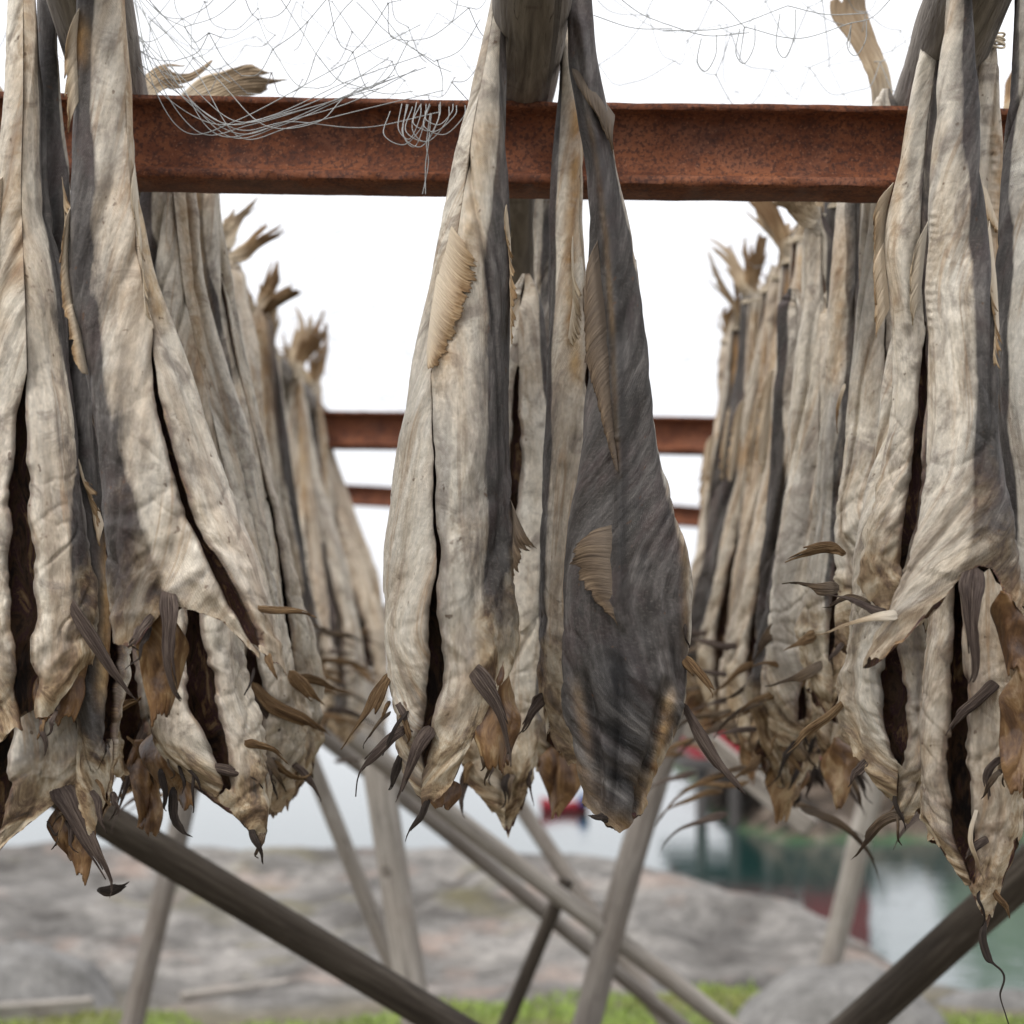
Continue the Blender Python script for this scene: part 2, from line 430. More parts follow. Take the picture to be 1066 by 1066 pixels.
        for pth, wd, st in ink:
            pth = np.asarray(pth, float)
            xr = np.interp(y, pth[:, 0], pth[:, 1])
            on = sstep(pth[0, 0]-40, pth[0, 0]+30, y) * (1 - sstep(pth[-1, 0]-20, pth[-1, 0]+20, y))
            pk = np.maximum(pk, st * np.exp(-((x - xr)/wd)**2) * on * front)
        fv = np.stack(np.broadcast_arrays(1 - (h - y)/540 * (900/fr.span), pk * (0 if inner else 1), collar + 0*x), -1)
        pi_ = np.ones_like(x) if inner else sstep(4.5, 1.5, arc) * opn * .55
        pig = np.stack(np.broadcast_arrays(pr * (0 if inner else 1), pi_, pb * (0.3 if inner else 1), clean + 0*x), -1)
        uv = np.stack(np.broadcast_arrays(um, vm, seed*.37 + 0*um), -1)
        return X, pig, uv, fv
    def front_d(x, y):
        y = np.clip(y, ry[0], ry[-1])
        L, Rr = curve1(ry, rL, y), curve1(ry, rR, y); c, w = (L+Rr)/2, np.maximum((Rr-L)/2, 1.5)
        dep = depth * (.55*w + .45*np.minimum(w, 40))
        ln_ = 0 if lean is None else np.interp(y, [p[0] for p in lean], [p[1] for p in lean])
        return -dep * np.sqrt(np.clip(1 - ((x-c)/w)**2, 0, 1)) * s_m + ln_
    fr.surf = front_d
    Xo, Po, Uo, Fo = surf(q, False)
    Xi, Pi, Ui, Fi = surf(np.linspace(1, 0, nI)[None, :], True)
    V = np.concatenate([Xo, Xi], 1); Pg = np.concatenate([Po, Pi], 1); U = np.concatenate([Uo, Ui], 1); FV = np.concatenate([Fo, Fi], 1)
    n = nO + nI
    # stitch the rim at the bottom shut so no edge is paper thin
    return link_mesh(name, V, grid_faces(m, n, True), M['skin'], parent, attrs={
        'pig': ('FLOAT_COLOR', Pg.reshape(-1, 4)), 'uvm': ('FLOAT_VECTOR', U.reshape(-1, 3)), 'fv': ('FLOAT_VECTOR', FV.reshape(-1, 3))})

def fan(parent, fr, base, tip, rays=12, mat='fin', name='dorsal_fin', corr=1.6, rag=.38, bulge=4.0, seed=0, thick=.0006, curve=.16):
    """a dried fin: a pleated fan between a base line and a tip line of (x, y, depth_m)"""
    rs = np.random.RandomState(int(seed*97) % 99991 + 3)
    rays = int(rays*2.3)
    nu = rays * 6 + 1; nv = 26
    b = spline(base, nu); t = spline(tip, nu)
    if fr.surf is not None:
        b[:, 2] = fr.surf(b[:, 0], b[:, 1]) - .0015
        t[:, 2] = np.minimum(fr.surf(t[:, 0], t[:, 1]), b[:, 2]) - .006
    i = np.linspace(0, 1, nu); j = np.linspace(0, 1, nv)[:, None]
    iw = i*rays + .45*noise(i*rays*.55, seed+.4) + .8*noise(i*rays*.17, seed+3.4)
    rl = np.interp(i*rays, np.arange(rays+1), 1 - 1.25*rag*rs.rand(rays+1)**1.8)
    wig = np.interp(i*rays, np.arange(rays+1), rs.randn(rays+1))
    pleat = 1.6*noise(iw*.9, seed+7.7) + .5*noise(iw*2.1, seed+8.8)
    env = np.minimum(1, np.minimum(i, 1-i)/.10)**.5              # the fin dies away at both ends of its base
    reach = rl * (1 - .10*(.5 - .5*pleat) - .07*rs.rand(nu)) * (.45 + .55*env)
    jj = j * reach[None, :]
    ln = np.hypot(*(t-b)[:, :2].T)[None]
    if ln.mean() < 24:
        t = t + np.array([0, 58.0 * min(1, 900/fr.span*.9), 0]); ln = np.hypot(*(t-b)[:, :2].T)[None]
    p = b[None]*(1-jj[..., None]) + t[None]*jj[..., None]
    tx, ty = (t-b)[:, 0][None]/(ln+1e-6), (t-b)[:, 1][None]/(ln+1e-6)
    cv = curve*ln*np.sin(math.pi*jj*.9)*jj**.3 + 1.0*wig[None]*jj*jj
    p[..., 0] += -ty*cv + 3*noise(i[None]*3 + seed, jj*1.7)*jj
    p[..., 1] += tx*cv
    p[..., 2] += fr.s * (corr*.15 * pleat[None] * sstep(0, .3, jj) - bulge*np.sin(math.pi*jj) + 6*noise(i[None]*4, jj*2, seed)*jj) + .004*(1-sstep(0, .25, jj))
    V = fr.at(p[..., 0], p[..., 1], p[..., 2])
    U = np.stack(np.broadcast_arrays(iw[None], jj, seed + 0*jj), -1)
    return link_mesh(name, V, grid_faces(nv, nu, False), M[mat], parent, attrs={'uvm': ('FLOAT_VECTOR', U.reshape(-1, 3))}, solid=thick)

def blade(parent, fr, path, mat='blade', name='pectoral_fin', twist=(0, .5), rays=4, seed=0, cup=.35, fray=.42, thick=.0011, taper=True):
    """a stiff dried fin: a pleated strap along a path of (x, y, depth_m, half_width)"""
    rs = np.random.RandomState(int(seed*131) % 99991 + 11)
    rays += 2; nl, nw = 60, rays*4 + 1
    p = spline(path, nl)
    if fr.surf is not None and name != 'tail_fin':
        p[:, 2] = fr.surf(p[0:1, 0], p[0:1, 1])[0] - .002 + (p[:, 2] - p[0, 2])*.8
    j = np.linspace(0, 1, nl)[:, None]; i = np.linspace(-1, 1, nw)[None, :]
    # each ray ends at its own length so the tip splits
    tp = rs.uniform(-.5, .5)
    rl = np.interp((i[0]+1)/2*rays, np.arange(rays+1), 1 - fray*rs.rand(rays+1)) - fray*.6*np.abs(i[0]-tp)
    jj = j * rl[None, :]
    idx = jj * (nl-1); i0 = np.clip(idx.astype(int), 0, nl-2); f = (idx - i0)[..., None]
    c = p[i0]*(1-f) + p[i0+1]*f
    tg = np.gradient(p, axis=0); tg = tg / (np.hypot(tg[:, 0], tg[:, 1])[:, None] + 1e-9)
    t0 = tg[i0]
    px, py = -t0[..., 1], t0[..., 0]
    ll = np.hypot(*(p[-1]-p[0])[:2])
    sway = ll*.2*jj**1.4*noise(jj*1.6, seed*1.9+.3)                # no two dry alike
    tw = twist[0] + (twist[1]-twist[0])*jj + .65*noise(jj*2.2, seed+.7)
    shape = (.3 + .5*sstep(0, .06, jj) + .2*sstep(0, .2, jj)) * (1 - .9*jj**1.5) if taper else 1.0
    w = np.maximum(c[..., 3] * shape * (1 + .18*noise(jj*6, seed+1.3)), .35)
    off = i * w
    pl = np.cos(math.pi*rays*(i+1)) * np.minimum(w*.11, 1.0) * (.6 + .5*noise(i*5+seed, jj*4))
    dpt = cup * (.5 + 1.6*jj) * w * (i*i - .5) + pl + .16*w*noise(i*2+seed, jj*5) + .05*w*noise(i*6+seed, jj*22)
    x = c[..., 0] + px*sway + px*(off*np.cos(tw) - dpt*np.sin(tw)) + 1.6*noise(jj*4, seed+2.2)
    y = c[..., 1] + py*sway + py*(off*np.cos(tw) - dpt*np.sin(tw)) + 1.6*noise(jj*4, seed+4.2)
    d = c[..., 2] + fr.s*(off*np.sin(tw) + dpt*np.cos(tw)) + .005*(1 - sstep(0, .1, jj))
    V = fr.at(x, y, d)
    U = np.stack(np.broadcast_arrays((i+1)/2*rays*2, jj*2, seed + 0*jj), -1)
    return link_mesh(name, V, grid_faces(nl, nw, False), M[mat], parent, attrs={'uvm': ('FLOAT_VECTOR', U.reshape(-1, 3))}, solid=thick)

def flap(parent, fr, left, right, mat='flesh', name='collar_flap', crumple=5.0, seed=0, rag=10.0, thick=.0022, bulge=8.0):
    """a dried, crumpled sheet of flesh between a left and a right line of (x, y, depth_m)"""
    nu, nv = 40, 46
    l = spline(left, nv)[:, None]; r = spline(right, nv)[:, None]
    i = np.linspace(0, 1, nu)[None, :, None]; j = np.linspace(0, 1, nv)[:, None, None]
    i2 = .5 + (i-.5)*(.12 + .88*sstep(-.04, .38, j))*(1 - .35*j**3)
    p = l*(1-i2) + r*i2
    ii, jj = i[..., 0], j[..., 0]
    x, y, d = p[..., 0], p[..., 1], p[..., 2]
    um, vm = x*fr.s, y*fr.s
    D = crumple*(fbm(um*45, vm*28, seed*7.+1, 3)*1.4 + .8*(1-2*np.abs(noise(um*60+vm*15, vm*14, seed+3.)))) - bulge*np.sin(math.pi*ii)
    x = x + crumple*.6*noise(vm*40, ii*2, seed+5.)
    y = y + rag*(noise(ii*4, seed*3.3) + .6*noise(ii*11, seed*2.3) + .3*noise(ii*30, seed*1.3))*jj**2.5
    V = fr.at(x, y, d + D*fr.s)
    U = np.stack(np.broadcast_arrays(um, vm, seed*.7+0*um), -1)
    at = {'uvm': ('FLOAT_VECTOR', U.reshape(-1, 3))}
    if mat == 'skin':
        pg = np.zeros(V.shape[:2] + (4,)); pg[..., 2] = .35*jj**2; pg[..., 0] = .25*np.clip(noise(ii*3, jj*3, seed), 0, 1)
        at['pig'] = ('FLOAT_COLOR', pg.reshape(-1, 4))
    return link_mesh(name, V, grid_faces(nv, nu, False), M[mat], parent, attrs=at, solid=thick)

def tubes(paths, r, sides=5):
    """many thin strands as one vertex / face set"""
    Vs, Fs = [], []; base = 0
    th = np.linspace(0, 2*math.pi, sides, endpoint=False)
    for pth in paths:
        p = np.asarray(pth, float); n = len(p)
        t = np.gradient(p, axis=0); t /= np.linalg.norm(t, axis=1)[:, None] + 1e-12
        up = np.tile([0., 0., 1.], (n, 1)); up[np.abs(t[:, 2]) > .9] = (1., 0., 0.)
        a = np.cross(t, up); a /= np.linalg.norm(a, axis=1)[:, None] + 1e-12
        b = np.cross(t, a)
        rr = r if np.isscalar(r) else r
        ring = p[:, None] + rr*(a[:, None]*np.cos(th)[None, :, None] + b[:, None]*np.sin(th)[None, :, None])
        Vs.append(ring.reshape(-1, 3)); Fs.append(grid_faces(n, sides, True) + base); base += n*sides
    return np.concatenate(Vs), np.concatenate(Fs)

def pole(name, p0, p1, r0, r1, mat, label, cat='pole', seed=0, group=None, bend=.012, box=None):
    """a round (or sawn) timber from p0 to p1 as one thing"""
    p0, p1 = Vector(p0), Vector(p1); L = (p1-p0).length
    o0 = p0
    z = (p1-p0).normalized(); a = z.cross(Vector((.3, 1, .2))).normalized(); b = z.cross(a)
    m, n = max(24, int(L/.03)), 32
    v = np.linspace(0, 1, m)[:, None]; th = np.linspace(0, 2*math.pi, n, endpoint=False)[None]
    r = r0 + (r1-r0)*v
    if box is None:
        rr = r * (1 + .05*noise(np.cos(th)*1.5+seed, np.sin(th)*1.5, v*L*2.5) + .025*noise(th*4, v*L*9, seed) + .07*np.clip(noise(v*L*3+0*th, seed+4.)-.45, 0, 1))
        ca, sa = np.cos(th), np.sin(th)
        x, y = rr*ca, rr*sa
    else:
        hw, ht = box
        sx = np.sign(np.cos(th))*np.abs(np.cos(th))**.22; sy = np.sign(np.sin(th))*np.abs(np.sin(th))**.22
        x = hw*sx*(1+.02*noise(v*L*4+0*th, seed)) + 0*v; y = ht*sy + .002*noise(v*L*6, th)
    bx = bend*L*np.sin(math.pi*v)*math.cos(seed*2.1) + .006*noise(v*L*1.8, seed+8.)
    by = bend*L*np.sin(math.pi*v)*math.sin(seed*2.1) + .006*noise(v*L*1.8, seed+18.)
    A, B, Z = np.array(a), np.array(b), np.array(z)
    V = (x+bx)[..., None]*A + (y+by)[..., None]*B + (v*L + 0*th)[..., None]*Z
    U = np.stack(np.broadcast_arrays(th*r0, v*L, seed*.53+0*th*v), -1)
    # end caps
    V = V.reshape(-1, 3); U = U.reshape(-1, 3)
    c0 = V[:n].mean(0); c1 = V[-n:].mean(0)
    V = np.vstack([V, c0, c1]); U = np.vstack([U, [.3, 0, seed], [.3, L, seed]])
    fs = [tuple(int(q) for q in f) for f in grid_faces(m, n, True)]
    k = m*n
    for i in range(n):
        fs.append((k, (i+1) % n, i)); fs.append((k+1, (m-1)*n+i, (m-1)*n+(i+1) % n))
    ob = link_mesh(name, V, fs, M[mat], None, attrs={'uvm': ('FLOAT_VECTOR', U)})
    ob.location = o0
    return tag(ob, label, cat, group)

def shreds(parent, fr, x0, x1, y, n, seed, d=-.02):
    """short wisps of torn fin and skin hanging at the lower edge"""
    rs = np.random.RandomState(seed*7+1)
    for k in range(n):
        x = rs.uniform(x0, x1); yy = y + rs.uniform(-14, 6); L = rs.uniform(22, 58); sl = rs.uniform(-.7, .7); w = rs.uniform(1.2, 4.2)
        blade(parent, fr, [(x, yy, d, w), (x+sl*L*.4, yy+L*.35, d-.008, w*1.1), (x+sl*L*.6+rs.uniform(-6, 6), yy+L*.75, d-.006, w*.8), (x+sl*L+rs.uniform(-12, 12), yy+L, d, .6)],
              ('blade', 'black', 'fin_dark', 'blade_brown')[rs.randint(4)], name='fin_shred', seed=seed+k*.37, rays=1+int(w > 2.5), twist=(rs.uniform(-.5, .5), rs.uniform(.2, 1.3)))
# ------------------------------------------------------------------ the cod hanging nearest the camera
def cod(label, Y, px, py, group='dried cod hanging on the rack'):
    o = empty('dried_cod', PV(px, py, Y))
    return tag(o, label, 'dried fish', group), Frame(Y)

def knot(parent, fr, x, y, d, w, n=3):
    """turns of twine round the tail"""
    ps = []
    for k in range(n):
        th = np.linspace(0, 2*math.pi, 26)
        X = fr.at(x + w*np.cos(th), y + 4*k + 2*np.sin(th*2+k), d + w*.6*fr.s*np.sin(th)); ps.append(X)
    V, Fc = tubes(ps, .0011, 6)
    return link_mesh('twine', V, Fc, M['twine'], parent)

# --- far left: split belly showing, cut by the picture's edge
o, f = cod('pinkish cod with a wide open belly and dark purple flesh, far left edge', 1.90, 30, 750)
body(o, f, [(-60,12,38),(0,10,40),(100,6,46),(200,0,47),(330,-12,72),(420,-18,82),(520,-24,86),(620,-26,92),(700,-26,92),(760,-18,88)],
     [(-1,775),(-.2,752),(.4,738),(1,690)], slit=[(380,28,1),(430,22,12),(500,20,22),(600,20,25),(680,24,24),(735,30,16),(760,30,12)],
     back=(5,42,.9), depth=.6, seed=1, och=[([(-40,30),(150,18),(300,20)],10,.5)], amp=1.15)
shreds(o, f, 20, 90, 752, 3, 21, -.02)
flap(o, f, [(38,690,.005),(32,720,.0),(30,752,-.004)], [(92,640,.0),(95,690,-.004),(86,752,-.006)], seed=3, crumple=7)
blade(o, f, [(68,622,-.050,7),(88,650,-.058,8),(118,690,-.055,7),(150,722,-.045,4),(158,733,-.04,1.5)], seed=4, twist=(.2,.5))
fan(o, f, [(6,180,-.02),(0,260,-.035),(-2,330,-.04)], [(-12,165,-.03),(-20,250,-.05),(-22,340,-.05)], 12, 'fin', seed=2)

# --- dark back between the first and the big pale one
o, f = cod('narrow dark purple cod seen edge-on between the far left pair', 1.93, 92, 860)
body(o, f, [(-60,38,60),(40,40,58),(120,43,62),(200,46,74),(330,52,92),(450,58,108),(560,72,126),(660,80,134),(760,80,124),(850,84,108)],
     [(-1,845),(0,872),(1,835)], slit=[(400,126,3),(640,128,10),(780,120,10)], back=(-112,78,1.0), depth=.8, seed=2, amp=.9,
     och=[([(560,112),(640,112),(730,105)],7,.9)], ridges=[([(60,52),(400,84),(800,96)],4,8)])
shreds(o, f, 84, 122, 820, 3, 23, -.03)
fan(o, f, [(66,445,-.045),(82,470,-.05),(108,545,-.045)], [(98,446,-.07),(106,472,-.07),(110,530,-.055)], 10, 'fin', seed=5, rag=.1)
fan(o, f, [(70,500,-.045),(72,512,-.045),(71,525,-.045)], [(86,496,-.06),(84,503,-.06),(80,516,-.06)], 6, 'fin_pale', seed=6, rag=.5)
fan(o, f, [(64,170,-.02),(66,230,-.03),(70,320,-.035)], [(76,205,-.04),(82,260,-.045),(78,330,-.045)], 10, 'fin', seed=7)

# --- lower left: pale one with a long purple fin
o, f = cod('pale cod with a long purple fin hooking upward, at the bottom left corner', 1.97, 40, 915)
body(o, f, [(560,20,70),(640,-10,98),(720,-30,112),(790,-40,120),(850,-52,104),(900,-46,60),(935,-40,20)],
     [(-1,922),(-.55,915),(.1,850),(.55,815),(1,800)], slit=[(600,18,1),(700,6,8),(760,2,24),(812,-4,30),(870,-20,20)], back=(-14,36,.75), depth=.6, seed=3, amp=1.2,
     ridges=[([(792,18),(808,44),(814,66)],4,9)], dark_hem=.3)
shreds(o, f, 20, 100, 850, 4, 22, -.03)
flap(o, f, [(46,838,-.01),(50,870,-.01),(66,892,-.01)], [(100,812,-.02),(100,870,-.02),(96,925,-.02)], seed=5, crumple=6, mat='flesh')
blade(o, f, [(60,814,-.058,14),(72,840,-.07,14),(90,885,-.075,13),(104,922,-.07,10),(108,942,-.065,2)], seed=8, rays=6, twist=(.1,.2), cup=.2)
blade(o, f, [(102,928,-.06,3),(116,926,-.06,7),(131,916,-.055,7),(141,898,-.05,1.5)], 'black', seed=9, twist=(.2,.9), rays=3)
blade(o, f, [(48,855,-.02,1.3),(58,868,-.02,1.2),(62,862,-.02,1),(58,880,-.02,.8),(46,893,-.02,.5)], 'black', name='dried_string', seed=3, rays=1)

# --- the big pale cod left of centre
o, f = cod('large pale cream cod with one dark flank, purple fin hanging from its throat', 1.68, 210, 690)
body(o, f, [(-60,82,132),(0,82,131),(100,80,141),(200,77,146),(300,76,162),(400,88,200),(480,102,226),(540,112,246),(590,120,266),(640,122,287),(690,128,300),(720,128,304)],
     [(-1,668),(-.72,662),(-.35,630),(0,630),(.4,655),(.8,690),(1,700)],
     slit=[(330,158,1),(372,163,3),(440,172,5),(500,186,7),(560,208,9),(600,228,12),(640,254,16),(652,262,8)],
     back=(-178,62,1.0), depth=.55, seed=4, amp=.9, collar=.45, och=[([(-40,130),(120,140),(260,150),(340,168)],9,.75), ([(20,82),(60,84)],10,.9)],
     ridges=[([(590,205),(606,190),(618,172)],5,9),([(600,200),(640,240),(672,290)],5,10),([(380,118),(480,140),(580,160)],4,15),([(60,112),(300,120),(420,140)],-4,9)], thick=8)
shreds(o, f, 135, 170, 650, 3, 24, .0)
shreds(o, f, 265, 300, 690, 2, 25, -.01)
flap(o, f, [(140,630,.0),(142,690,.02),(150,745,.03)], [(205,640,.0),(196,690,.02),(185,735,.03)], seed=15, crumple=8)
fan(o, f, [(84,5,-.01),(82,50,-.015),(84,100,-.015)], [(72,8,-.02),(70,45,-.03),(76,105,-.025)], 8, 'fin', seed=10)
fan(o, f, [(140,170,-.01),(148,240,-.02),(152,300,-.02)], [(148,180,.0),(157,240,.0),(163,300,.0)], 14, 'fin_pale', seed=11, rag=.5)
fan(o, f, [(76,210,-.015),(73,280,-.02),(92,390,-.02)], [(68,250,.0),(62,300,.0),(78,390,.0)], 16, 'fin', seed=12, rag=.3)
blade(o, f, [(174,612,-.062,9),(176,640,-.072,10),(180,680,-.07,10),(192,718,-.06,7),(203,738,-.05,1)], seed=13, rays=5, twist=(0,.4), cup=.3)
blade(o, f, [(262,632,-.02,4),(290,636,-.03,4.5),(318,645,-.03,4),(338,662,-.03,1)], 'blade_brown', name='throat_barbel', seed=14, twist=(.2,.7), rays=2)

# --- below the big pale one: second fish with a dark open belly
o, f = cod('cream cod below the large pale one, dark red belly slit open, snout down', 1.98, 250, 870)
body(o, f, [(120,112,140),(260,112,142),(380,116,160),(500,126,210),(600,138,252),(660,148,254),(720,152,258),(780,164,276),(830,200,284),(870,240,282)],
     [(-1,800),(-.3,852),(.2,872),(.7,874),(1,858)], slit=[(560,196,2),(640,200,14),(690,206,26),(740,214,22),(790,226,9),(812,230,3)],
     back=(178,30,.5), depth=.6, seed=5, amp=1.1, dark_hem=.0, ridges=[([(780,240),(800,236)],4,10)])
shreds(o, f, 150, 215, 800, 5, 26, -.02)
shreds(o, f, 205, 280, 862, 2, 27, -.01)
blade(o, f, [(214,797,-.05,5),(235,803,-.055,6),(262,812,-.05,5),(285,838,-.04,1.5)], 'blade', seed=15, twist=(.3,.9))
blade(o, f, [(250,772,-.05,3),(270,776,-.055,6),(292,780,-.05,6),(312,800,-.04,2)], 'blade_brown', seed=16, twist=(.3,.7))
flap(o, f, [(148,742,.03),(150,790,.03),(176,830,.03)], [(192,760,.0),(204,810,.0),(206,852,.0)], seed=18, crumple=7)
blade(o, f, [(180,820,-.01,5),(178,850,-.01,6),(188,868,-.015,5),(203,877,-.02,1)], 'black', seed=19, rays=2)

# --- behind them, bits that hang lower between the two big left fish
o, f = cod('brown cod tucked behind the large pale one, orange flaps and dried fin ends below', 2.1, 130, 860)
body(o, f, [(120,100,134),(330,104,140),(450,100,160),(560,92,170),(660,92,178),(740,96,178),(800,104,170),(850,130,168)],
     [(-1,790),(0,832),(1,850)], slit=[(560,130,3),(700,132,22),(800,138,20)], back=(-100,40,.5), depth=.5, seed=6, amp=1.2, dark_hem=.5)
shreds(o, f, 100, 165, 780, 6, 28, -.05)
flap(o, f, [(128,770,-.02),(134,810,-.02),(140,862,-.02)], [(166,770,-.02),(168,820,-.02),(170,868,-.02)], seed=8, crumple=6)
blade(o, f, [(164,735,-.13,8),(148,770,-.13,10),(128,810,-.125,10),(112,845,-.12,8),(101,855,-.12,2)], 'blade', seed=20, twist=(.6,.1), rays=5)
blade(o, f, [(110,745,-.10,4),(124,738,-.11,6),(140,730,-.11,6),(156,722,-.10,3)], 'blade_brown', seed=21, twist=(.2,.2), rays=4)

# --- first fish of the left row behind the beam
o, f = cod('tan cod just behind the front beam at left, long brown fins splayed at its bottom', 2.22, 270, 850)
body(o, f, [(110,140,186),(200,146,198),(300,150,210),(400,164,238),(500,182,266),(600,206,290),(680,222,306),(740,230,314),(800,238,312),(850,256,304)],
     [(-1,838),(0,842),(.5,850),(1,800)], slit=[(480,232,2),(600,252,8),(700,262,14),(780,268,10)], back=(-165,44,.8), depth=.55, seed=7, amp=1.2,
     ridges=[([(200,172),(420,205),(560,240)],5,9),([(200,158),(420,180)],-5,7)], och=[([(200,190),(400,212)],8,.6)])
shreds(o, f, 240, 310, 800, 7, 29, -.04)
blade(o, f, [(262,712,-.07,6),(288,738,-.08,9),(318,762,-.075,9),(346,786,-.06,3)], 'blade_brown', seed=22, rays=5, twist=(.2,.5))
blade(o, f, [(262,725,-.06,5),(282,748,-.06,7),(296,772,-.055,5),(298,788,-.05,1)], 'blade', seed=23, twist=(.3,.7))
blade(o, f, [(276,792,-.04,4),(304,806,-.045,5),(330,800,-.04,2)], 'blade_brown', seed=24, twist=(.2,.7))
blade(o, f, [(300,700,-.06,6),(326,722,-.065,9),(352,748,-.06,3)], 'blade_brown', seed=25, rays=4, twist=(.2,.6))
blade(o, f, [(196,74,0,12),(170,76,.0,14),(152,92,-.01,13),(142,112,-.02,10)][::-1] + [(228,50,.01,12)], 'fin_pale', name='tail_fin', seed=26, taper=False, rays=7, twist=(.1,.3), fray=.34, cup=.1)
o, f = cod('pale cod with ochre stripes behind the front beam, flat tail spread over the beam', 2.34, 250, 830)
body(o, f, [(150,186,226),(240,190,232),(330,196,246),(430,206,266),(540,226,292),(640,240,318),(720,252,330),(780,262,330),(830,276,322)],
     [(-1,812),(0,836),(1,800)], slit=[(520,280,3),(660,300,6),(760,306,8)], back=(-95,22,.6), depth=.5, seed=8, amp=1.25,
     och=[([(160,200),(300,208),(420,226)],7,.7)], ridges=[([(200,214),(420,240),(620,290)],5,9)])
shreds(o, f, 275, 330, 770, 5, 30, -.04)
blade(o, f, [(298,712,-.06,4),(318,706,-.065,6),(345,716,-.06,6),(372,728,-.05,2)], 'blade_brown', seed=27, rays=4)
blade(o, f, [(180,118,-.02,10),(205,104,-.01,14),(240,92,.0,16),(272,90,.01,17),(302,92,.02,18)], 'fin_pale', name='tail_fin', seed=28, taper=False, rays=8, twist=(.1,.25), fray=.3, cup=.1)

o, f = cod('left row cod with a long tail stub pointing up right below the beam', 2.95, 262, 800)
body(o, f, [(258,222,250),(330,222,258),(430,226,270),(540,236,292),(640,248,312),(720,256,318),(790,268,308)], [(-1,770),(0,794),(1,770)],
     slit=[(520,262,1),(640,282,5),(740,288,5)], back=(-172,46,.9), depth=.5, res=(220,110), seed=33, amp=1.1, clean=.3)
blade(o, f, [(238,272,0,6),(252,262,-.01,8),(272,250,-.01,8),(292,237,.0,9),(302,230,.0,8)], 'fin', name='tail_fin', taper=False, seed=141, rays=6, fray=.4, twist=(.1,.6))
blade(o, f, [(234,262,0,7),(240,240,.0,10),(250,216,.02,13),(262,196,.03,16)], 'fin_pale', name='tail_fin', taper=False, seed=142, rays=7, fray=.34, twist=(-.2,.4), cup=.15)
blade(o, f, [(300,700,-.03,4),(322,716,-.04,5),(346,718,-.04,4),(364,734,-.03,1)], 'blade_brown', seed=143)
knot(o, f, 236, 268, 0, 15, 3)
o, f = cod('narrow ochre cod in the left row, two ragged tail prongs standing above it', 3.5, 290, 800)
body(o, f, [(318,256,284),(400,258,290),(500,262,304),(600,270,322),(690,280,334),(770,290,326)], [(-1,750),(0,774),(1,750)],
     slit=[(520,288,1),(640,304,5),(720,308,5)], back=(-20,40,.9), depth=.5, res=(200,100), seed=34, amp=1.0, clean=.1, och=[([(330,270),(460,276)],9,.8)])
blade(o, f, [(272,330,0,7),(278,308,.0,9),(286,288,.0,10),(298,266,.02,12)], 'fin', name='tail_fin', taper=False, seed=144, rays=6, fray=.42, twist=(0,.5))
blade(o, f, [(274,328,0,5),(290,312,-.02,7),(304,300,-.03,8),(312,290,-.03,9)], 'blade_brown', name='tail_fin', taper=False, seed=145, rays=5, fray=.42, twist=(0,.7))
o, f = cod('last grey-brown cod of the left row, dark slit in its flank, by the gap', 4.9, 385, 790)
f.span = 400
body(o, f, [(408,316,334),(470,322,347),(540,332,370),(600,342,392),(650,350,403),(700,360,405),(750,372,402),(778,380,398)], [(-1,765),(0,782),(1,770)],
     slit=[(560,352,1),(610,366,6),(660,378,9),(700,386,4)], back=(-160,40,.7), depth=.5, res=(160,84), seed=23, amp=.55, rag=4, clean=.2)
blade(o, f, [(327,402,0,5),(333,385,0,4.5),(336,362,.0,5),(338,328,.02,4)], 'fin', name='tail_fin', taper=False, seed=90, rays=4, fray=.3)
blade(o, f, [(372,700,-.05,3),(352,720,-.06,4),(330,738,-.06,1)], 'blade_brown', seed=91)
o, f = cod('grey cod second from the end of the left row, ragged tail tip raised', 4.6, 350, 790)
f.span = 400
body(o, f, [(398,292,316),(470,298,328),(540,306,346),(600,314,362),(660,322,374),(720,332,378),(770,344,374)], [(-1,755),(0,775),(1,760)],
     slit=[(560,338,1),(640,350,4),(700,352,4)], back=(-100,25,.7), depth=.5, res=(160,84), seed=24, amp=.55, rag=4, clean=.1)
blade(o, f, [(302,396,0,5),(308,382,0,6),(318,352,.0,8),(334,322,.02,8)], 'fin', name='tail_fin', taper=False, seed=92, rays=5, fray=.35)
blade(o, f, [(365,690,-.05,3),(385,704,-.06,4),(402,716,-.06,1)], 'blade_brown', seed=93)

# --- centre pair
o, f = cod('cream cod left of the centre pole, belly slit dark, golden fin folded on its side', 1.84, 455, 835)
body(o, f, [(-60,518,526),(0,512,526),(60,500,527),(150,478,529),(220,465,530),(290,450,532),(370,430,531),(440,415,531),(530,408,531),(620,399,533),(660,396,534),(700,404,536),(750,410,528),(800,420,504),(838,428,484)],
     [(-1,800),(-.6,835),(-.1,840),(.3,815),(.6,735),(1,690)],
     slit=[(360,456,.6),(440,453,1.5),(490,454,3),(560,456,5),(620,452,10),(680,447,16),(720,440,18),(748,436,10)],
     back=(0,60,1.0), depth=.6, seed=9, amp=.85,
     och=[([(120,508),(230,490),(330,468),(400,456)],13,.6),([(690,500),(760,470)],14,.4)],
     ridges=[([(655,452),(668,466),(690,492)],5,8),([(230,490),(330,462),(400,455)],4,6),([(560,470),(640,462)],4,9),([(690,490),(740,478),(790,462)],4,8),([(100,515),(300,505),(520,512)],-3,9)],
     bumps=[([(210,462),(290,455),(360,444)],3.0,4,9)], thick=8)
shreds(o, f, 400, 440, 740, 5, 31, .01)
shreds(o, f, 495, 530, 780, 3, 32, .0)
fan(o, f, [(464,225,-.022),(457,270,-.028),(448,330,-.034),(444,368,-.034)], [(503,262,-.062),(497,300,-.062),(474,352,-.056),(454,395,-.04)], 22, 'fin', seed=30, rag=.12, bulge=10, corr=1.3)
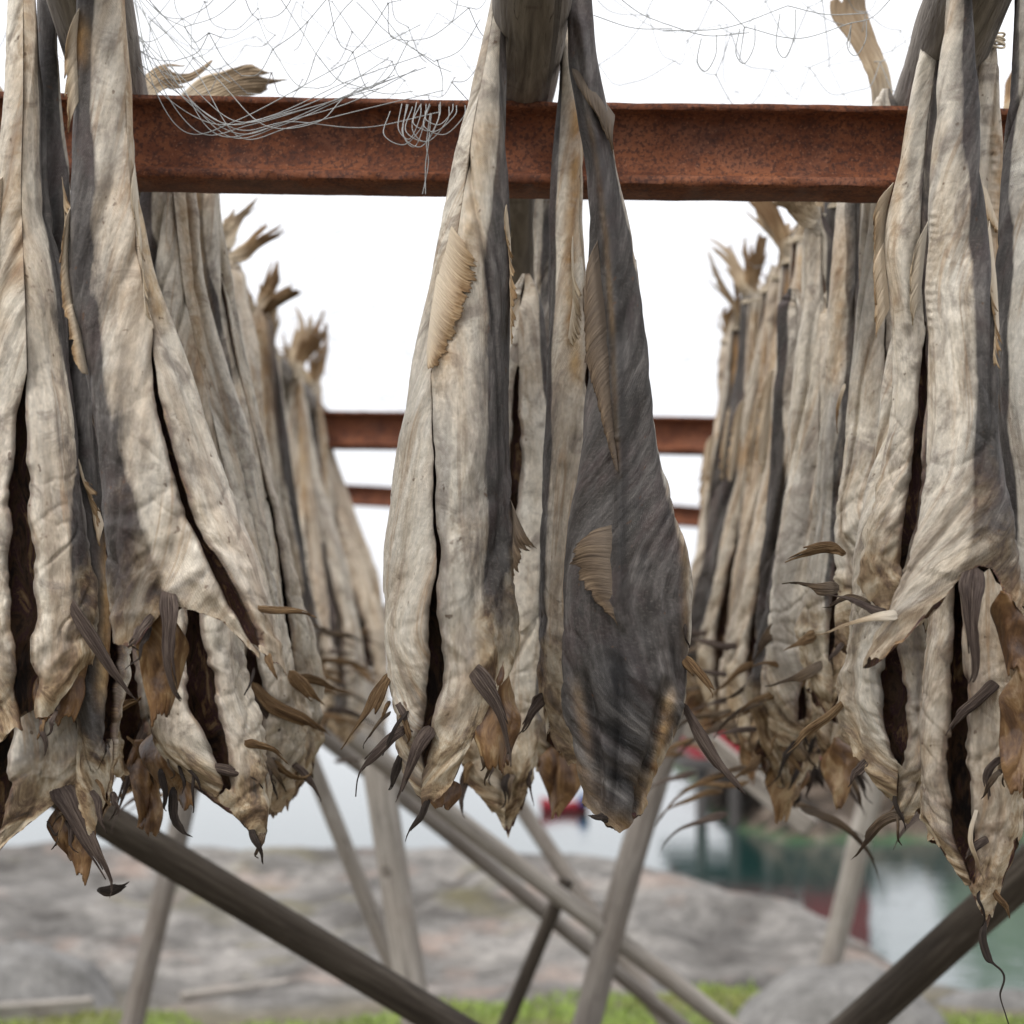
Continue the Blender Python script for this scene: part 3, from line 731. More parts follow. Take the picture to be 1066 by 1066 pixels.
fan(o, f, [(529,200,-.005),(532,270,-.01),(533,350,-.01)], [(534,250,.0),(540,310,.0),(536,370,.0)], 14, 'fin', seed=31, rag=.25)
fan(o, f, [(531,520,-.005),(533,545,-.01),(533,580,-.01)], [(568,517,-.01),(548,528,-.01),(536,566,-.01)], 10, 'fin_dark', seed=32, rag=.15)
blade(o, f, [(488,692,-.052,8),(506,710,-.068,11),(528,740,-.07,11),(545,780,-.062,9),(550,808,-.055,3)], seed=33, rays=6, twist=(.2,.3), cup=.3)
flap(o, f, [(498,688,-.02),(488,740,-.02),(490,790,-.02)], [(538,690,.0),(540,740,.0),(536,796,.0)], seed=34, crumple=8)
blade(o, f, [(424,755,-.02,5),(398,775,-.03,6),(372,798,-.03,5),(356,832,-.03,1)], seed=35, twist=(.3,.8), rays=4)
blade(o, f, [(448,758,-.05,10),(432,784,-.055,8),(412,812,-.05,5),(394,838,-.045,1)], seed=36, twist=(.2,.6), rays=5)
blade(o, f, [(404,700,.03,5),(392,730,.03,9),(376,762,.03,6),(362,790,.03,1.5)], 'blade_brown', seed=37, twist=(.2,.8), rays=4)
blade(o, f, [(418,785,.02,3),(410,808,.02,5),(394,826,.02,1)], 'black', seed=38, rays=3)
blade(o, f, [(446,830,.0,3),(440,848,.0,4),(426,866,.0,3),(416,884,.0,.8)], 'black', seed=39, rays=2)
flap(o, f, [(446,826,.01),(448,834,.01),(452,842,.01)], [(474,800,.01),(480,825,.01),(470,840,.01)], seed=40, crumple=3, rag=3)

o, f = cod('slim beige cod behind the centre pair, green-grey tip lowest of the middle bundle', 2.24, 520, 860)
body(o, f, [(285,534,560),(330,527,566),(420,524,574),(520,518,572),(600,514,566),(680,508,564),(740,494,562),(800,484,560),(835,500,552),(865,515,540)],
     [(-1,815),(-.3,858),(.2,868),(1,830)], slit=[(380,540,2),(480,536,10),(560,530,12),(640,524,14)], back=(5,38,.8), depth=.5, seed=10, amp=1.1,
     och=[([(780,490),(860,520)],60,.25)], ridges=[([(790,524),(850,522)],-4,3)], dark_hem=.55)
shreds(o, f, 490, 555, 800, 4, 33, -.04)
blade(o, f, [(556,730,-.05,8),(540,760,-.05,9),(524,785,-.05,6),(512,812,-.04,1)], 'blade', seed=41, twist=(.3,.6), rays=4)
blade(o, f, [(546,790,-.03,7),(550,812,-.03,6),(554,842,-.02,2)], 'blade', seed=42, rays=3)
blade(o, f, [(486,800,.0,5),(482,830,.0,4),(480,856,.0,1)], 'blade', seed=43, rays=3)

o, f = cod('slim cod with golden edge and feathered pale fin, left of the dark fish', 1.96, 590, 790)
body(o, f, [(-60,584,606),(20,586,606),(100,583,610),(160,577,608),(230,572,606),(300,570,612),(400,568,624),(500,566,630),(600,564,632),(680,562,630),(760,566,622),(800,572,612)],
     [(-1,760),(0,798),(1,770)], slit=[(300,608,2),(420,616,5),(500,622,9),(620,620,10)], back=(172,52,.9), depth=.6, seed=11, amp=.9,
     och=[([(100,600),(200,598),(300,592),(400,600)],8,1.0),([(620,600),(700,610)],16,.5)], ridges=[([(60,600),(250,588),(480,586)],4,8)])
fan(o, f, [(596,235,-.02),(598,280,-.026),(594,330,-.03)], [(612,250,-.01),(612,290,-.01),(604,325,-.02)], 14, 'fin_pale', seed=44, rag=.3)
blade(o, f, [(566,720,-.03,6),(550,745,-.035,7),(534,770,-.03,3)], 'blade', seed=45, rays=3)

o, f = cod('brown cod deep in the middle bundle, ragged orange tip below', 2.36, 585, 840)
body(o, f, [(150,560,590),(300,556,600),(450,548,612),(600,544,620),(700,546,622),(770,552,616),(820,564,604)],
     [(-1,800),(0,822),(1,800)], back=(-95,50,.6), depth=.5, seed=12, amp=1.2, dark_hem=.4)
shreds(o, f, 555, 610, 770, 4, 34, -.05)
flap(o, f, [(555,775,-.02),(560,805,-.02),(572,850,-.02)], [(612,770,-.02),(606,810,-.02),(584,846,-.02)], seed=46, crumple=6, rag=5)
blade(o, f, [(566,736,-.06,6),(578,762,-.065,7),(592,790,-.06,6),(606,836,-.05,1.5)], 'fin_dark', seed=47, rays=4)

o, f = cod('dark grey cod hanging back-on at centre, spined fins, blunt dark snout', 1.82, 640, 865)
body(o, f, [(-60,594,612),(0,592,616),(60,594,622),(110,600,632),(170,612,640),(240,617,655),(300,615,664),(360,617,672),(420,612,680),(480,606,688),(540,592,702),(580,586,712),(620,585,718),(680,588,716),(720,590,713),(750,596,706),(780,605,694),(810,612,681),(840,617,670),(868,621,662)],
     [(-1,836),(-.5,858),(.2,868),(1,846)], back=(-106,92,1.0), depth=.62, seed=13, amp=.75, collar=0.0, rag=2.5, ink=[([(660,648),(740,644),(838,640)],25,.95),([(350,640),(640,646)],7,.55)],
     ridges=[([(20,604),(100,614),(170,624),(250,636),(350,642),(480,646),(560,645),(650,646)],7.5,5),([(690,646),(750,646),(840,640)],-5,4),([(700,630),(850,632)],3,8),([(700,664),(840,652)],3,8),
             ([(150,634),(350,660),(450,668),(600,676)],-4,7),([(150,612),(350,626),(600,620)],-3,6),([(705,608),(760,618),(830,628)],-10,5),([(715,690),(780,678),(850,660)],-13,5),([(725,704),(790,694)],4,5),([(705,660),(722,684),(735,700)],4,6)],
     bumps=[([(120,612),(170,620),(250,630),(350,637),(480,642)],2.6,3.5,8.5)],
     och=[([(725,697),(800,684),(862,664)],7,.75),([(715,600),(790,614)],6,.35),([(852,630),(872,660)],30,.6),([(120,612),(170,621),(250,631),(350,638),(490,643)],3,.25),([(520,706),(600,716),(680,714)],5,.3)])
fan(o, f, [(622,250,-.03),(631,330,-.038),(638,400,-.04),(644,492,-.04)], [(613,305,-.035),(612,370,-.04),(622,430,-.04),(640,488,-.042)], 20, 'fin_dark', seed=50, rag=.08, corr=1.4)
shreds(o, f, 700, 715, 650, 1, 12, .0)
fan(o, f, [(641,545,-.045),(645,580,-.05),(645,620,-.05),(644,655,-.05)], [(600,570,-.062),(589,588,-.068),(612,622,-.06),(638,648,-.052)], 17, 'fin_dark', seed=51, rag=.1, corr=1.5, bulge=-6)
fan(o, f, [(640,120,-.012),(610,78,-.02),(594,66,-.02)][::-1], [(646,170,-.022),(630,125,-.035),(612,100,-.035)][::-1], 12, 'fin_dark', seed=52, rag=.1)
fan(o, f, [(662,270,.0),(668,320,.0),(672,350,.0)], [(668,285,.015),(672,320,.015),(674,350,.01)], 9, 'fin_dark', seed=53)
blade(o, f, [(712,732,-.02,4),(728,758,-.03,6.5),(752,796,-.03,7),(772,822,-.025,6),(784,842,-.02,1.5)], 'blade', seed=54, rays=4, twist=(.2,.8))
blade(o, f, [(708,682,.0,5),(722,698,.0,7),(736,720,.0,6),(742,738,.0,1.5)], 'blade_brown', seed=55, rays=4)
blade(o, f, [(640,850,-.045,5),(628,850,-.05,5),(618,852,-.05,4),(608,849,-.045,1)], 'black', name='lip_flap', seed=57, rays=2)


# --- right hand bundle
o, f = cod('tall cream cod at right, dark flank, flat purple fin hanging straight down', 1.68, 985, 660)
body(o, f, [(-60,988,1010),(0,985,1011),(80,978,1016),(160,970,1022),(220,967,1028),(300,962,1038),(370,966,1040),(430,968,1040),(500,966,1044),(560,954,1053),(610,936,1062),(650,918,1070),(690,905,1074)],
     [(-1,690),(-.7,672),(-.3,628),(.1,596),(.5,592),(1,640)], back=(-4,70,1.0), depth=.55, seed=14, amp=.85, collar=.45,
     ridges=[([(590,955),(596,985),(600,1010)],3,12),([(40,992),(200,988),(340,990)],5,9),([(60,1006),(250,1008),(420,1010)],-3,8),([(330,1000),(440,1002),(540,990)],4,14)],
     bumps=[([(220,972),(300,968),(360,970)],3.0,4,9)])
blade(o, f, [(1012,590,-.055,13),(1011,620,-.066,12.5),(1010,660,-.066,12),(1008,700,-.06,10),(1000,722,-.055,3)], seed=60, rays=6, twist=(0,.2), cup=.15)
flap(o, f, [(1026,602,-.02),(1036,650,.0),(1044,690,.0)], [(1068,632,-.01),(1076,668,.0),(1070,712,.0)], seed=62, crumple=7)
blade(o, f, [(922,640,-.02,6),(902,634,-.025,5),(870,630,-.025,4),(838,628,-.02,1)], 'blade', seed=63, rays=3, twist=(.3,.6))
blade(o, f, [(935,640,-.03,7),(900,646,-.035,4),(866,652,-.035,2),(842,664,-.03,.7)], 'fin_pale', seed=64, rays=2, twist=(.2,.7))
fan(o, f, [(1030,230,.01),(1037,290,.01),(1040,340,.01)], [(1036,240,.03),(1046,300,.03),(1046,350,.03)], 12, 'fin', seed=65)

o, f = cod('beige cod pressed against the left of the tall right one, thin red slit between', 1.90, 920, 640)
body(o, f, [(-60,976,1000),(0,972,996),(60,955,990),(120,940,986),(190,929,984),(260,918,986),(330,926,988),(420,930,990),(480,922,990),(540,908,986),(590,896,978),(640,896,970)],
     [(-1,610),(-.3,640),(1,650)], slit=[(330,962,1),(390,960,8),(460,958,14),(540,950,14),(580,942,6)],
     back=(-60,24,.55), depth=.5, seed=15, amp=1.0, och=[([(120,945),(260,928),(330,932)],6,.5)],
     ridges=[([(60,958),(200,942),(340,944)],5,6),([(80,978),(220,962),(330,958)],-6,8)])
fan(o, f, [(930,190,-.01),(920,240,-.02),(926,320,-.02)], [(909,178,.0),(912,230,.0),(918,320,.0)], 16, 'fin', seed=66, rag=.3)
fan(o, f, [(966,230,-.03),(962,270,-.035),(958,310,-.035)], [(952,240,-.05),(950,262,-.05),(954,300,-.045)], 10, 'fin_pale', seed=67, rag=.4)
blade(o, f, [(880,575,.0,4),(862,572,.0,8),(838,584,.0,8),(804,604,.0,1.5)], 'blade_brown', seed=68, rays=5, twist=(.2,.5))
blade(o, f, [(874,612,.0,7),(850,613,.0,7),(824,611,.0,5),(798,612,.0,1)], 'fin_dark', seed=69, rays=4)
blade(o, f, [(905,630,.0,5),(886,622,.0,4),(866,634,.0,5),(842,630,.0,1)], 'fin_dark', seed=70, rays=3)

o, f = cod('greyish beige cod behind the right pair with a kinked belly edge', 2.15, 890, 680)
body(o, f, [(92,908,938),(160,902,938),(250,898,938),(330,892,936),(400,884,932),(470,880,930),(530,871,928),(570,872,920),(620,872,914),(660,868,906),(690,872,900)],
     [(-1,670),(0,690),(1,650)], slit=[(330,922,2),(420,926,6),(520,918,8),(600,900,8)], back=(-20,34,.6), depth=.5, seed=16, amp=1.2, ridges=[([(520,905),(545,890),(560,876)],5,8)])
shreds(o, f, 868, 905, 670, 3, 39, -.02)
blade(o, f, [(880,400,-.0,2),(872,430,-.0,2),(870,460,-.0,1)], 'fin', seed=71, rays=2)

o, f = cod('tan cod under the tall right one, torn belly showing a black hollow', 1.96, 935, 845)
body(o, f, [(180,940,972),(340,930,975),(480,912,982),(560,894,988),(640,886,990),(690,880,992),(730,878,990),(780,890,986),(820,908,976),(852,918,962)],
     [(-1,780),(-.5,835),(.2,852),(.7,846),(1,800)], slit=[(600,930,4),(660,930,16),(700,931,25),(745,930,22),(770,932,8)], back=(-5,26,.4), depth=.55, seed=17, amp=1.3,
     ridges=[([(770,935),(800,950)],5,10),([(690,960),(780,965)],5,8)])
shreds(o, f, 915, 950, 838, 2, 35, -.03)
blade(o, f, [(882,728,-.02,3),(858,748,-.03,6),(830,776,-.03,8),(802,806,-.025,3)], 'blade_brown', seed=72, rays=5, twist=(.2,.5))
blade(o, f, [(946,848,-.02,4),(918,856,-.03,7),(890,880,-.03,7),(866,910,-.025,2)], 'fin_dark', seed=73, rays=4, twist=(.2,.4))
blade(o, f, [(905,790,-.045,5),(892,806,-.05,7),(886,824,-.045,2)], 'blade', seed=74, rays=3)

o, f = cod('long cod reaching lowest at right, belly split wide, black thread hanging from its tip', 1.86, 1025, 960)
body(o, f, [(180,985,1022),(340,985,1030),(480,985,1050),(600,975,1064),(680,968,1064),(760,962,1064),(830,960,1064),(880,972,1058),(920,996,1050),(958,1014,1038)],
     [(-1,870),(-.4,935),(.1,962),(.6,945),(1,880)], slit=[(600,996,4),(690,997,14),(780,998,22),(840,1000,20),(880,1004,9),(896,1006,3)], back=(-178,22,.3), depth=.55, seed=18, amp=1.2,
     ridges=[([(700,1030),(880,1035)],5,10),([(880,1012),(950,1024)],4,6)], och=[([(600,1040),(900,1030)],30,.3)])
shreds(o, f, 1010, 1045, 925, 2, 36, -.02)
blade(o, f, [(1040,705,-.05,6),(1024,725,-.06,8),(1002,758,-.06,9),(984,800,-.055,5)], 'blade', seed=75, rays=5, twist=(.3,.5))
blade(o, f, [(1028,872,-.05,4),(1012,885,-.055,6),(1000,905,-.05,3)], 'blade', seed=76, rays=3)
blade(o, f, [(1016,840,-.045,2),(1011,880,-.055,2.6),(1014,912,-.05,1.5),(1024,945,-.045,1)], 'fin_pale', name='dried_string', seed=77, rays=1)
blade(o, f, [(1026,958,-.01,2),(1024,975,-.01,5),(1030,996,-.01,4),(1034,1005,-.01,1.2),(1042,1018,-.01,1),(1036,1036,-.01,.9),(1042,1058,-.01,.8),(1048,1072,-.01,.6)], 'black', name='hanging_thread', seed=78, rays=1, fray=.02)

o, f = cod('cod cut by the right edge, orange throat flaps dangling under it', 1.78, 1066, 830)
body(o, f, [(-60,1056,1090),(100,1052,1100),(200,1044,1110),(330,1038,1124),(420,1040,1130),(520,1048,1132),(600,1054,1136),(680,1056,1136),(760,1048,1130),(820,1040,1120)],
     [(-1,800),(0,815),(1,815)], slit=[(500,1100,3),(640,1100,20),(760,1092,20)], back=(-160,26,.7), depth=.5, seed=19, amp=1.0, och=[([(620,1060),(760,1055)],14,.7)])
shreds(o, f, 1040, 1070, 800, 3, 37, -.03)
flap(o, f, [(1050,690,-.045),(1038,750,-.05),(1046,830,-.05)], [(1086,690,-.05),(1084,760,-.05),(1074,822,-.05)], seed=79, crumple=7)
blade(o, f, [(1034,400,-.03,4),(1046,430,-.035,6),(1058,470,-.03,5),(1066,500,-.03,2)], 'fin_dark', seed=80, rays=4)
o, f = cod('slender tan cod tied with twine beside the right pole', 1.93, 1035, 700)
body(o, f, [(30,1022,1044),(100,1014,1040),(180,1014,1044),(260,1018,1050),(340,1024,1056),(450,1020,1066),(560,1014,1074),(650,1014,1074),(700,1020,1066)],
     [(-1,680),(0,704),(1,690)], back=(180,24,.8), depth=.5, seed=20, amp=1.0, och=[([(120,1038),(240,1040),(330,1046)],8,.7)],
     bumps=[([(130,1034),(250,1036)],2.5,4,9)])
fan(o, f, [(1018,175,-.02),(1030,205,-.02),(1040,235,-.02)], [(1026,215,-.03),(1034,235,-.03),(1044,245,-.03)], 8, 'fin', seed=81, rag=.35)
knot(o, f, 1033, 36, 0, 13, 4)

# --- two that hang low between the right row and the right bundle
o, f = cod('tan cod low in the right row, hooked dark lip under its bottom', 2.62, 822, 832)
body(o, f, [(300,812,842),(400,806,848),(500,800,854),(600,794,856),(680,788,856),(740,792,852),(790,804,846),(826,816,838)], [(-1,790),(0,826),(1,800)],
     slit=[(560,830,2),(660,826,7),(750,824,9)], back=(-170,46,.9), depth=.5, seed=31, amp=1.3, clean=.3)
blade(o, f, [(800,720,-.03,4),(776,742,-.04,5),(752,752,-.04,3),(726,770,-.04,1)], 'blade_brown', seed=131)
blade(o, f, [(806,700,-.03,4),(784,706,-.04,5),(758,722,-.04,3),(738,726,-.03,1)], 'fin_dark', seed=132)
blade(o, f, [(826,815,-.02,4),(832,834,-.03,4),(822,846,-.03,1.5)], 'black', seed=133, rays=2)
shreds(o, f, 795, 850, 800, 5, 134, -.03)
o, f = cod('brownish cod low in the right row with amber flesh at its tip', 2.48, 872, 840)
body(o, f, [(300,852,884),(420,848,890),(540,842,896),(640,838,900),(720,842,898),(780,852,890),(832,866,882)], [(-1,800),(0,836),(1,810)],
     slit=[(520,872,2),(640,868,6),(740,866,10)], back=(-20,40,.9), depth=.5, seed=32, amp=1.3, clean=.3)
flap(o, f, [(850,770,-.02),(856,805,-.02),(868,838,-.02)], [(892,765,-.02),(890,805,-.02),(878,842,-.02)], seed=135, crumple=6, rag=6)
blade(o, f, [(848,676,-.03,4),(822,690,-.04,5),(796,694,-.04,4),(770,712,-.04,1)], 'blade_brown', seed=136)
shreds(o, f, 850, 895, 800, 4, 137, -.03)

# --- nearest fish of the right row behind the beam
def tailfan(o, f, pts, seed, mat='fin_pale', rays=6):
    return blade(o, f, pts, mat, name='tail_fin', seed=seed, taper=False, rays=rays, twist=(.1,.4), fray=.16, cup=.25)
o, f = cod('pale cod in the right row behind the beam, tail raised over the beam', 2.3, 870, 700)
body(o, f, [(170,872,908),(260,870,910),(360,862,912),(450,852,908),(540,846,904),(620,838,900),(690,838,890),(740,846,884)],
     [(-1,720),(0,742),(1,700)], slit=[(420,884,2),(540,878,6),(660,866,8)], back=(-90,20,.6), depth=.5, seed=21, amp=1.3, ridges=[([(200,886),(500,872)],5,8)], och=[([(240,876),(400,870)],8,.6)])
tailfan(o, f, [(920,150,.0,9),(919,110,.0,11),(918,70,.0,15),(908,35,.01,20),(892,0,.02,26),(882,-24,.02,28)], 82)
blade(o, f, [(850,660,-.04,5),(832,668,-.045,7),(806,680,-.04,2)], 'blade_brown', seed=83, rays=4)
blade(o, f, [(858,690,-.04,4),(836,700,-.045,7),(808,706,-.04,5),(780,716,-.035,1)], 'fin_dark', seed=84, rays=4)
o, f = cod('grey-streaked cod in the right row with its ragged tail tied sideways', 2.48, 845, 800)
body(o, f, [(215,838,868),(300,834,870),(400,828,872),(500,820,876),(600,810,872),(680,802,862),(750,806,852),(800,822,842)],
     [(-1,780),(0,800),(1,780)], slit=[(480,852,3),(640,846,6),(740,838,8)], back=(-10,40,.7), depth=.5, seed=22, amp=1.3, ridges=[([(240,850),(560,842)],-5,7)])
shreds(o, f, 800, 850, 770, 6, 38, -.04)
tailfan(o, f, [(856,232,.0,10),(842,222,-.01,13),(828,206,-.02,17),(810,190,-.02,22)], 85)
blade(o, f, [(846,700,-.05,5),(820,720,-.05,8),(788,738,-.05,6),(764,760,-.045,1)], 'blade_brown', seed=86, rays=4)
blade(o, f, [(820,640,-.05,4),(806,655,-.05,9),(796,680,-.05,8),(784,700,-.045,2)], 'fin_dark', seed=87, rays=4)
# ------------------------------------------------------------------ rows of fish receding along the two outer poles
def template(seed, facing):
    """one complete dried cod in its own space: z = 0 is where the tail crosses the pole, length about 0.72 m"""
    rs = np.random.RandomState(1000 + seed)
    o = empty('dried_cod'); f = Frame(local=1/1190.0); f.span = 800
    k = rs.uniform(.88, 1.1)
    rows = [(-42,-12,12),(-10,-19,19),(40,-18*k,19*k),(130,-22*k,22*k),(240,-27*k,27*k),(360,-36*k,38*k),(480,-47*k,49*k),(590,-58*k,57*k),(670,-60*k,58*k),(740,-48*k,50*k),(800,-30*k,34*k)]
    rows = [(a, b*.88 + rs.uniform(-7, 7), c*.88 + rs.uniform(-7, 7)) for a, b, c in rows]
    sx = rs.uniform(-22, 22); gp = rs.uniform(4, 18)
    body(o, f, rows, [(-1, 730+rs.uniform(-40,40)), (-.3, 790), (.3, 800), (1, 730+rs.uniform(-40,40))],
         slit=[(340, sx*.4, 1), (480, sx, gp*.5), (600, sx*1.2, gp), (690, sx, gp*.8)],
         back=(facing, rs.uniform(34, 72), rs.uniform(.7, 1.0)), depth=.5, res=(170, 84), clean=rs.uniform(0, .5), seed=40+seed, amp=1.35,
         och=[([(20, rs.uniform(-12,12)), (180, rs.uniform(-12,12)), (330, rs.uniform(-15,15))], 9, .75)],
         ridges=[([(10, 6), (300, rs.uniform(-12,12)), (520, rs.uniform(-20,20))], 5, 8), ([(10,-8), (280, rs.uniform(-18,0)), (480, -20)], -5, 7)])
    fan(o, f, [(-24,200,-.02),(-28,270,-.024),(-34,350,-.024)], [(-36,240,-.04),(-44,300,-.04),(-40,360,-.03)], 12, 'fin', seed=300+seed)
    for q in range(5 + seed % 3):
        sd = 1 if (q + seed) % 2 else -1
        y0 = 640 + 40*q + rs.uniform(-25, 25); L = rs.uniform(80, 165); dr = rs.uniform(.1, .9); w = rs.uniform(3.4, 6)
        blade(o, f, [(sd*40, y0, -.03, w), (sd*(40+L*.3), y0+L*.12*dr, -.05, w*1.25), (sd*(40+L*.68), y0+L*.5*dr, -.05, w*.9), (sd*(40+L*.95), y0+L*dr*1.05, -.04, 1.0)],
              ('blade_brown', 'fin_dark', 'blade')[(q+seed) % 3], seed=310+seed*5+q, rays=3, twist=(.2, rs.uniform(.4, 1.2)))
    if seed % 3 != 2:
        flap(o, f, [(-30,730,.0),(-24,770,.0),(-10,835,.0)], [(30,735,-.01),(26,780,-.01),(12,830,-.01)], seed=60+seed, crumple=6)
    for q in range(2):
        e = rs.uniform(-1.25, 1.25); hh = rs.uniform(.65, 1.35)
        blade(o, f, [(0,14,.0,11), (14*e,-24*hh,-.01,14), (58*e,-74*hh,-.02+.03*q,23), (112*e,-130*hh,-.02+.05*q,36)], ('fin_pale','fin')[(seed+q) % 2], name='tail_fin', taper=False, seed=320+seed+q*.5, rays=8, twist=(rs.uniform(-.3,.3),rs.uniform(.2, .9)), fray=.34)
    knot(o, f, 0, 2, 0, 20, 3)
    shreds(o, f, -45, 45, 760, 4, 70+seed, -.02)
    return o

def children(o): return [c for c in bpy.data.objects if c.parent == o]
def copy_thing(o):
    r = o.copy(); COL.objects.link(r)
    for c in children(o):
        d = c.copy(); COL.objects.link(d); d.parent = r
    return r

ORD = ['first','second','third','fourth','fifth','sixth','seventh','eighth','ninth','tenth','eleventh','twelfth','thirteenth','fourteenth']
temps = [template(i, [-178, -95, -5, -150, -60, 60, -120, -20][i]) for i in range(8)]
used = set()
def hang(ti, X, Y, z, rz, sc, label, group, tilt=0.0):
    t = temps[ti]
    o = copy_thing(t) if ti in used else t
    used.add(ti)
    o.location = (X, Y, z); o.rotation_euler = (R(random.uniform(-3, 3)), tilt, rz); o.scale = (sc, sc, sc)
    tag(o, label, 'dried fish', group)
    return o

rnd = random.Random(11)
POLE_Z = 2.05
def row(side, xin, word, ys, word2):
    for i, Y in enumerate(ys):
        X = side * (xin + rnd.uniform(-.02, .02))
        hang(rnd.randrange(8), X, Y, POLE_Z + rnd.uniform(-.01, .02), rnd.uniform(-.7, .7), rnd.uniform(.95, 1.1),
             f'{ORD[i]} cod from the front on the {word2} of the {word} row',
             f'dried cod in the {word} row', tilt=side*R(rnd.uniform(3, 8.5)))
row(-1, .455, 'left', [2.46, 2.58, 2.72, 2.88, 3.04, 3.22, 3.42, 3.62, 3.84, 4.08, 4.34, 4.6, 4.86], 'inner side')
row(1, .41, 'right', [2.62, 2.74, 2.88, 3.02, 3.16, 3.32, 3.5, 3.68, 3.88], 'inner side')
row(-1, .56, 'left', [2.55, 2.95, 3.4, 3.9, 4.4, 5.0], 'outer side')
row(1, .53, 'right', [2.35, 2.7, 3.1, 3.55, 4.0, 4.5], 'outer side')
for i, (dx, Y) in enumerate([(-.03, 2.7), (.06, 2.95), (-.05, 3.3), (.05, 3.7)]):
    hang((i*3+1) % 8, .015+dx, Y, POLE_Z-.03, rnd.uniform(-.6, .6), .93, f'dried cod {ORD[i]} in line behind the middle bundle on the centre pole', 'dried cod on the centre pole')

# ------------------------------------------------------------------ the rack
def beam(p, Y, h, roll, label, seed):
    """a rusted steel beam running across, I section with rounded inner corners"""
    x, y, z = p
    hh = h/2
    prof = [(-.5,1.0),(-.52,.9),(-.50,.84),(-.34,.80),(-.24,.70),(-.19,.5),(-.175,.2),(-.175,-.2),(-.19,-.48),(-.24,-.62),(-.34,-.70),(-.49,-.74),(-.53,-.80),(-.53,-.95),(-.50,-1.0),
            (.50,-1.0),(.53,-.95),(.53,-.8),(.34,-.70),(.19,-.48),(.175,0),(.19,.5),(.34,.80),(.52,.86),(.52,.96),(.5,1.0)]
    pr = np.array(prof)*[h*.85, hh]
    xs = np.linspace(-2.4, 2.4, 420); n = len(pr)
    V = np.zeros((len(xs), n, 3)); V[..., 0] = xs[:, None]
    V[..., 1] = pr[None, :, 0] + .0006*noise(xs[:, None]*60, np.arange(n)[None]*1.3, seed) + .002*noise(xs[:, None]*3, seed*2.)
    V[..., 2] = pr[None, :, 1] + .0005*noise(xs[:, None]*50, np.arange(n)[None]*1.7, seed+4) + .002*noise(xs[:, None]*2.5, seed*3.)
    V = V.reshape(-1, 3); fs = [tuple(int(q) for q in f) for f in grid_faces(len(xs), n, True)]
    fs += [tuple(range(n-1, -1, -1)), tuple((len(xs)-1)*n + k for k in range(n))]
    ob = link_mesh('steel_beam', V, fs, M['rust'], None, smooth=True)
    ob.location = (x, Y, z); ob.rotation_euler = (0, roll, 0)
    e = ob.modifiers.new('edges', 'EDGE_SPLIT'); e.split_angle = R(50)
    return tag(ob, label, 'steel beam', 'rusted cross beams')
a = PV(533, 156, 2.07); beam(a, 2.07, .081, R(1.1), 'wide rusted steel beam nearest the camera, right across the top', 1)
a = PV(533, 451, 4.9); beam(a, 4.9, .083, R(.5)*2, 'rusted steel beam farther back, seen between the middle bundle and the rows', 2)
a = PV(533, 526, 7.9); beam(a, 7.9, .075, R(-3.6)*-1 if False else R(3.6), 'faded red beam farthest back, low behind the fish rows', 3)

pole('hanging_pole', (.045, .2, 2.052), (-.0, 3.4, 2.05), .036, .032, 'wood', 'grey timber pole at centre top, running away over the front beam', 'pole', 1, 'hanging poles', .003)
pole('hanging_pole', (-.235, .6, 2.06), (-.455, 2.6, 2.05), .037, .036, 'wood', 'grey timber pole at top left resting on the front beam', 'pole', 2, 'hanging poles', .002)
pole('hanging_pole', (.282, .6, 2.06), (.471, 2.6, 2.05), .037, .036, 'wood', 'grey timber pole at top right resting on the front beam', 'pole', 3, 'hanging poles', .002)
pole('hanging_pole', (-.47, 2.3, 2.045), (-.47, 5.2, 2.045), .032, .03, 'wood', 'timber pole carrying the left row of fish behind the beam', 'pole', 4, 'hanging poles', .002)
pole('hanging_pole', (.45, 2.3, 2.045), (.45, 4.1, 2.045), .032, .03, 'wood', 'timber pole carrying the right row of fish behind the beam', 'pole', 5, 'hanging poles', .002)

def strut(a, b, Ya, Yb, wpx, mat, label, seed, name='rack_pole', ext=(0, 0), box=None, cat='pole'):
    A, B = PV(a[0], a[1], Ya), PV(b[0], b[1], Yb); d = (B-A)
    A2, B2 = A - d*ext[0], B + d*ext[1]
    r = wpx * (Ya+Yb)/2 / F / 2
    return pole(name, A2, B2, r*.96, r*1.04, mat, label, cat, seed, 'timbers holding up the rack', .006, box)
def ground_ext(a, b, Ya, Yb):
    A, B = PV(*a, Ya), PV(*b, Yb); return max(0, (B.z+.05)/(A.z-B.z))
def leg(a, b, Ya, Yb, w, mat, label, seed, up=0.0):
    return strut(a, b, Ya, Yb, w, mat, label, seed, ext=(up, ground_ext(a, b, Ya, Yb)))
leg((60,826), (475,1072), 3.2, 3.5, 38, 'wood_dark', 'thick dark pole slanting down from the left under the fish', 11, .35)
leg((1110,862), (866,1078), 3.1, 3.4, 42, 'wood_dark', 'thick dark pole slanting down from the right edge', 12, .35)
leg((388,770), (437,1066), 4.9, 4.9, 32, 'wood_light', 'broad pale grey post left of centre', 13, .25)
leg((318,778), (413,1018), 5.3, 5.5, 18, 'wood_light', 'thin grey pole leaning against the broad pale post', 14, 1.0)
leg((375,802), (702,1068), 5.3, 5.9, 16, 'wood', 'lower of two parallel sloping poles at bottom centre', 15, .6)
leg((470,842), (770,1070), 4.8, 5.1, 20, 'wood_light', 'upper of two parallel sloping poles at bottom centre', 16, .6)
leg((690,780), (612,1070), 4.9, 4.95, 29, 'wood', 'upright brown-grey post right of centre', 17, 1.0)
leg((585,930), (522,1070), 5.2, 5.2, 16, 'wood_dark', 'short dark pole crossing the two sloping poles', 18, .1)
leg((914,815), (864,1004), 8.4, 8.6, 23, 'wood_light', 'pale post standing in front of the water at right', 19, 2.0)
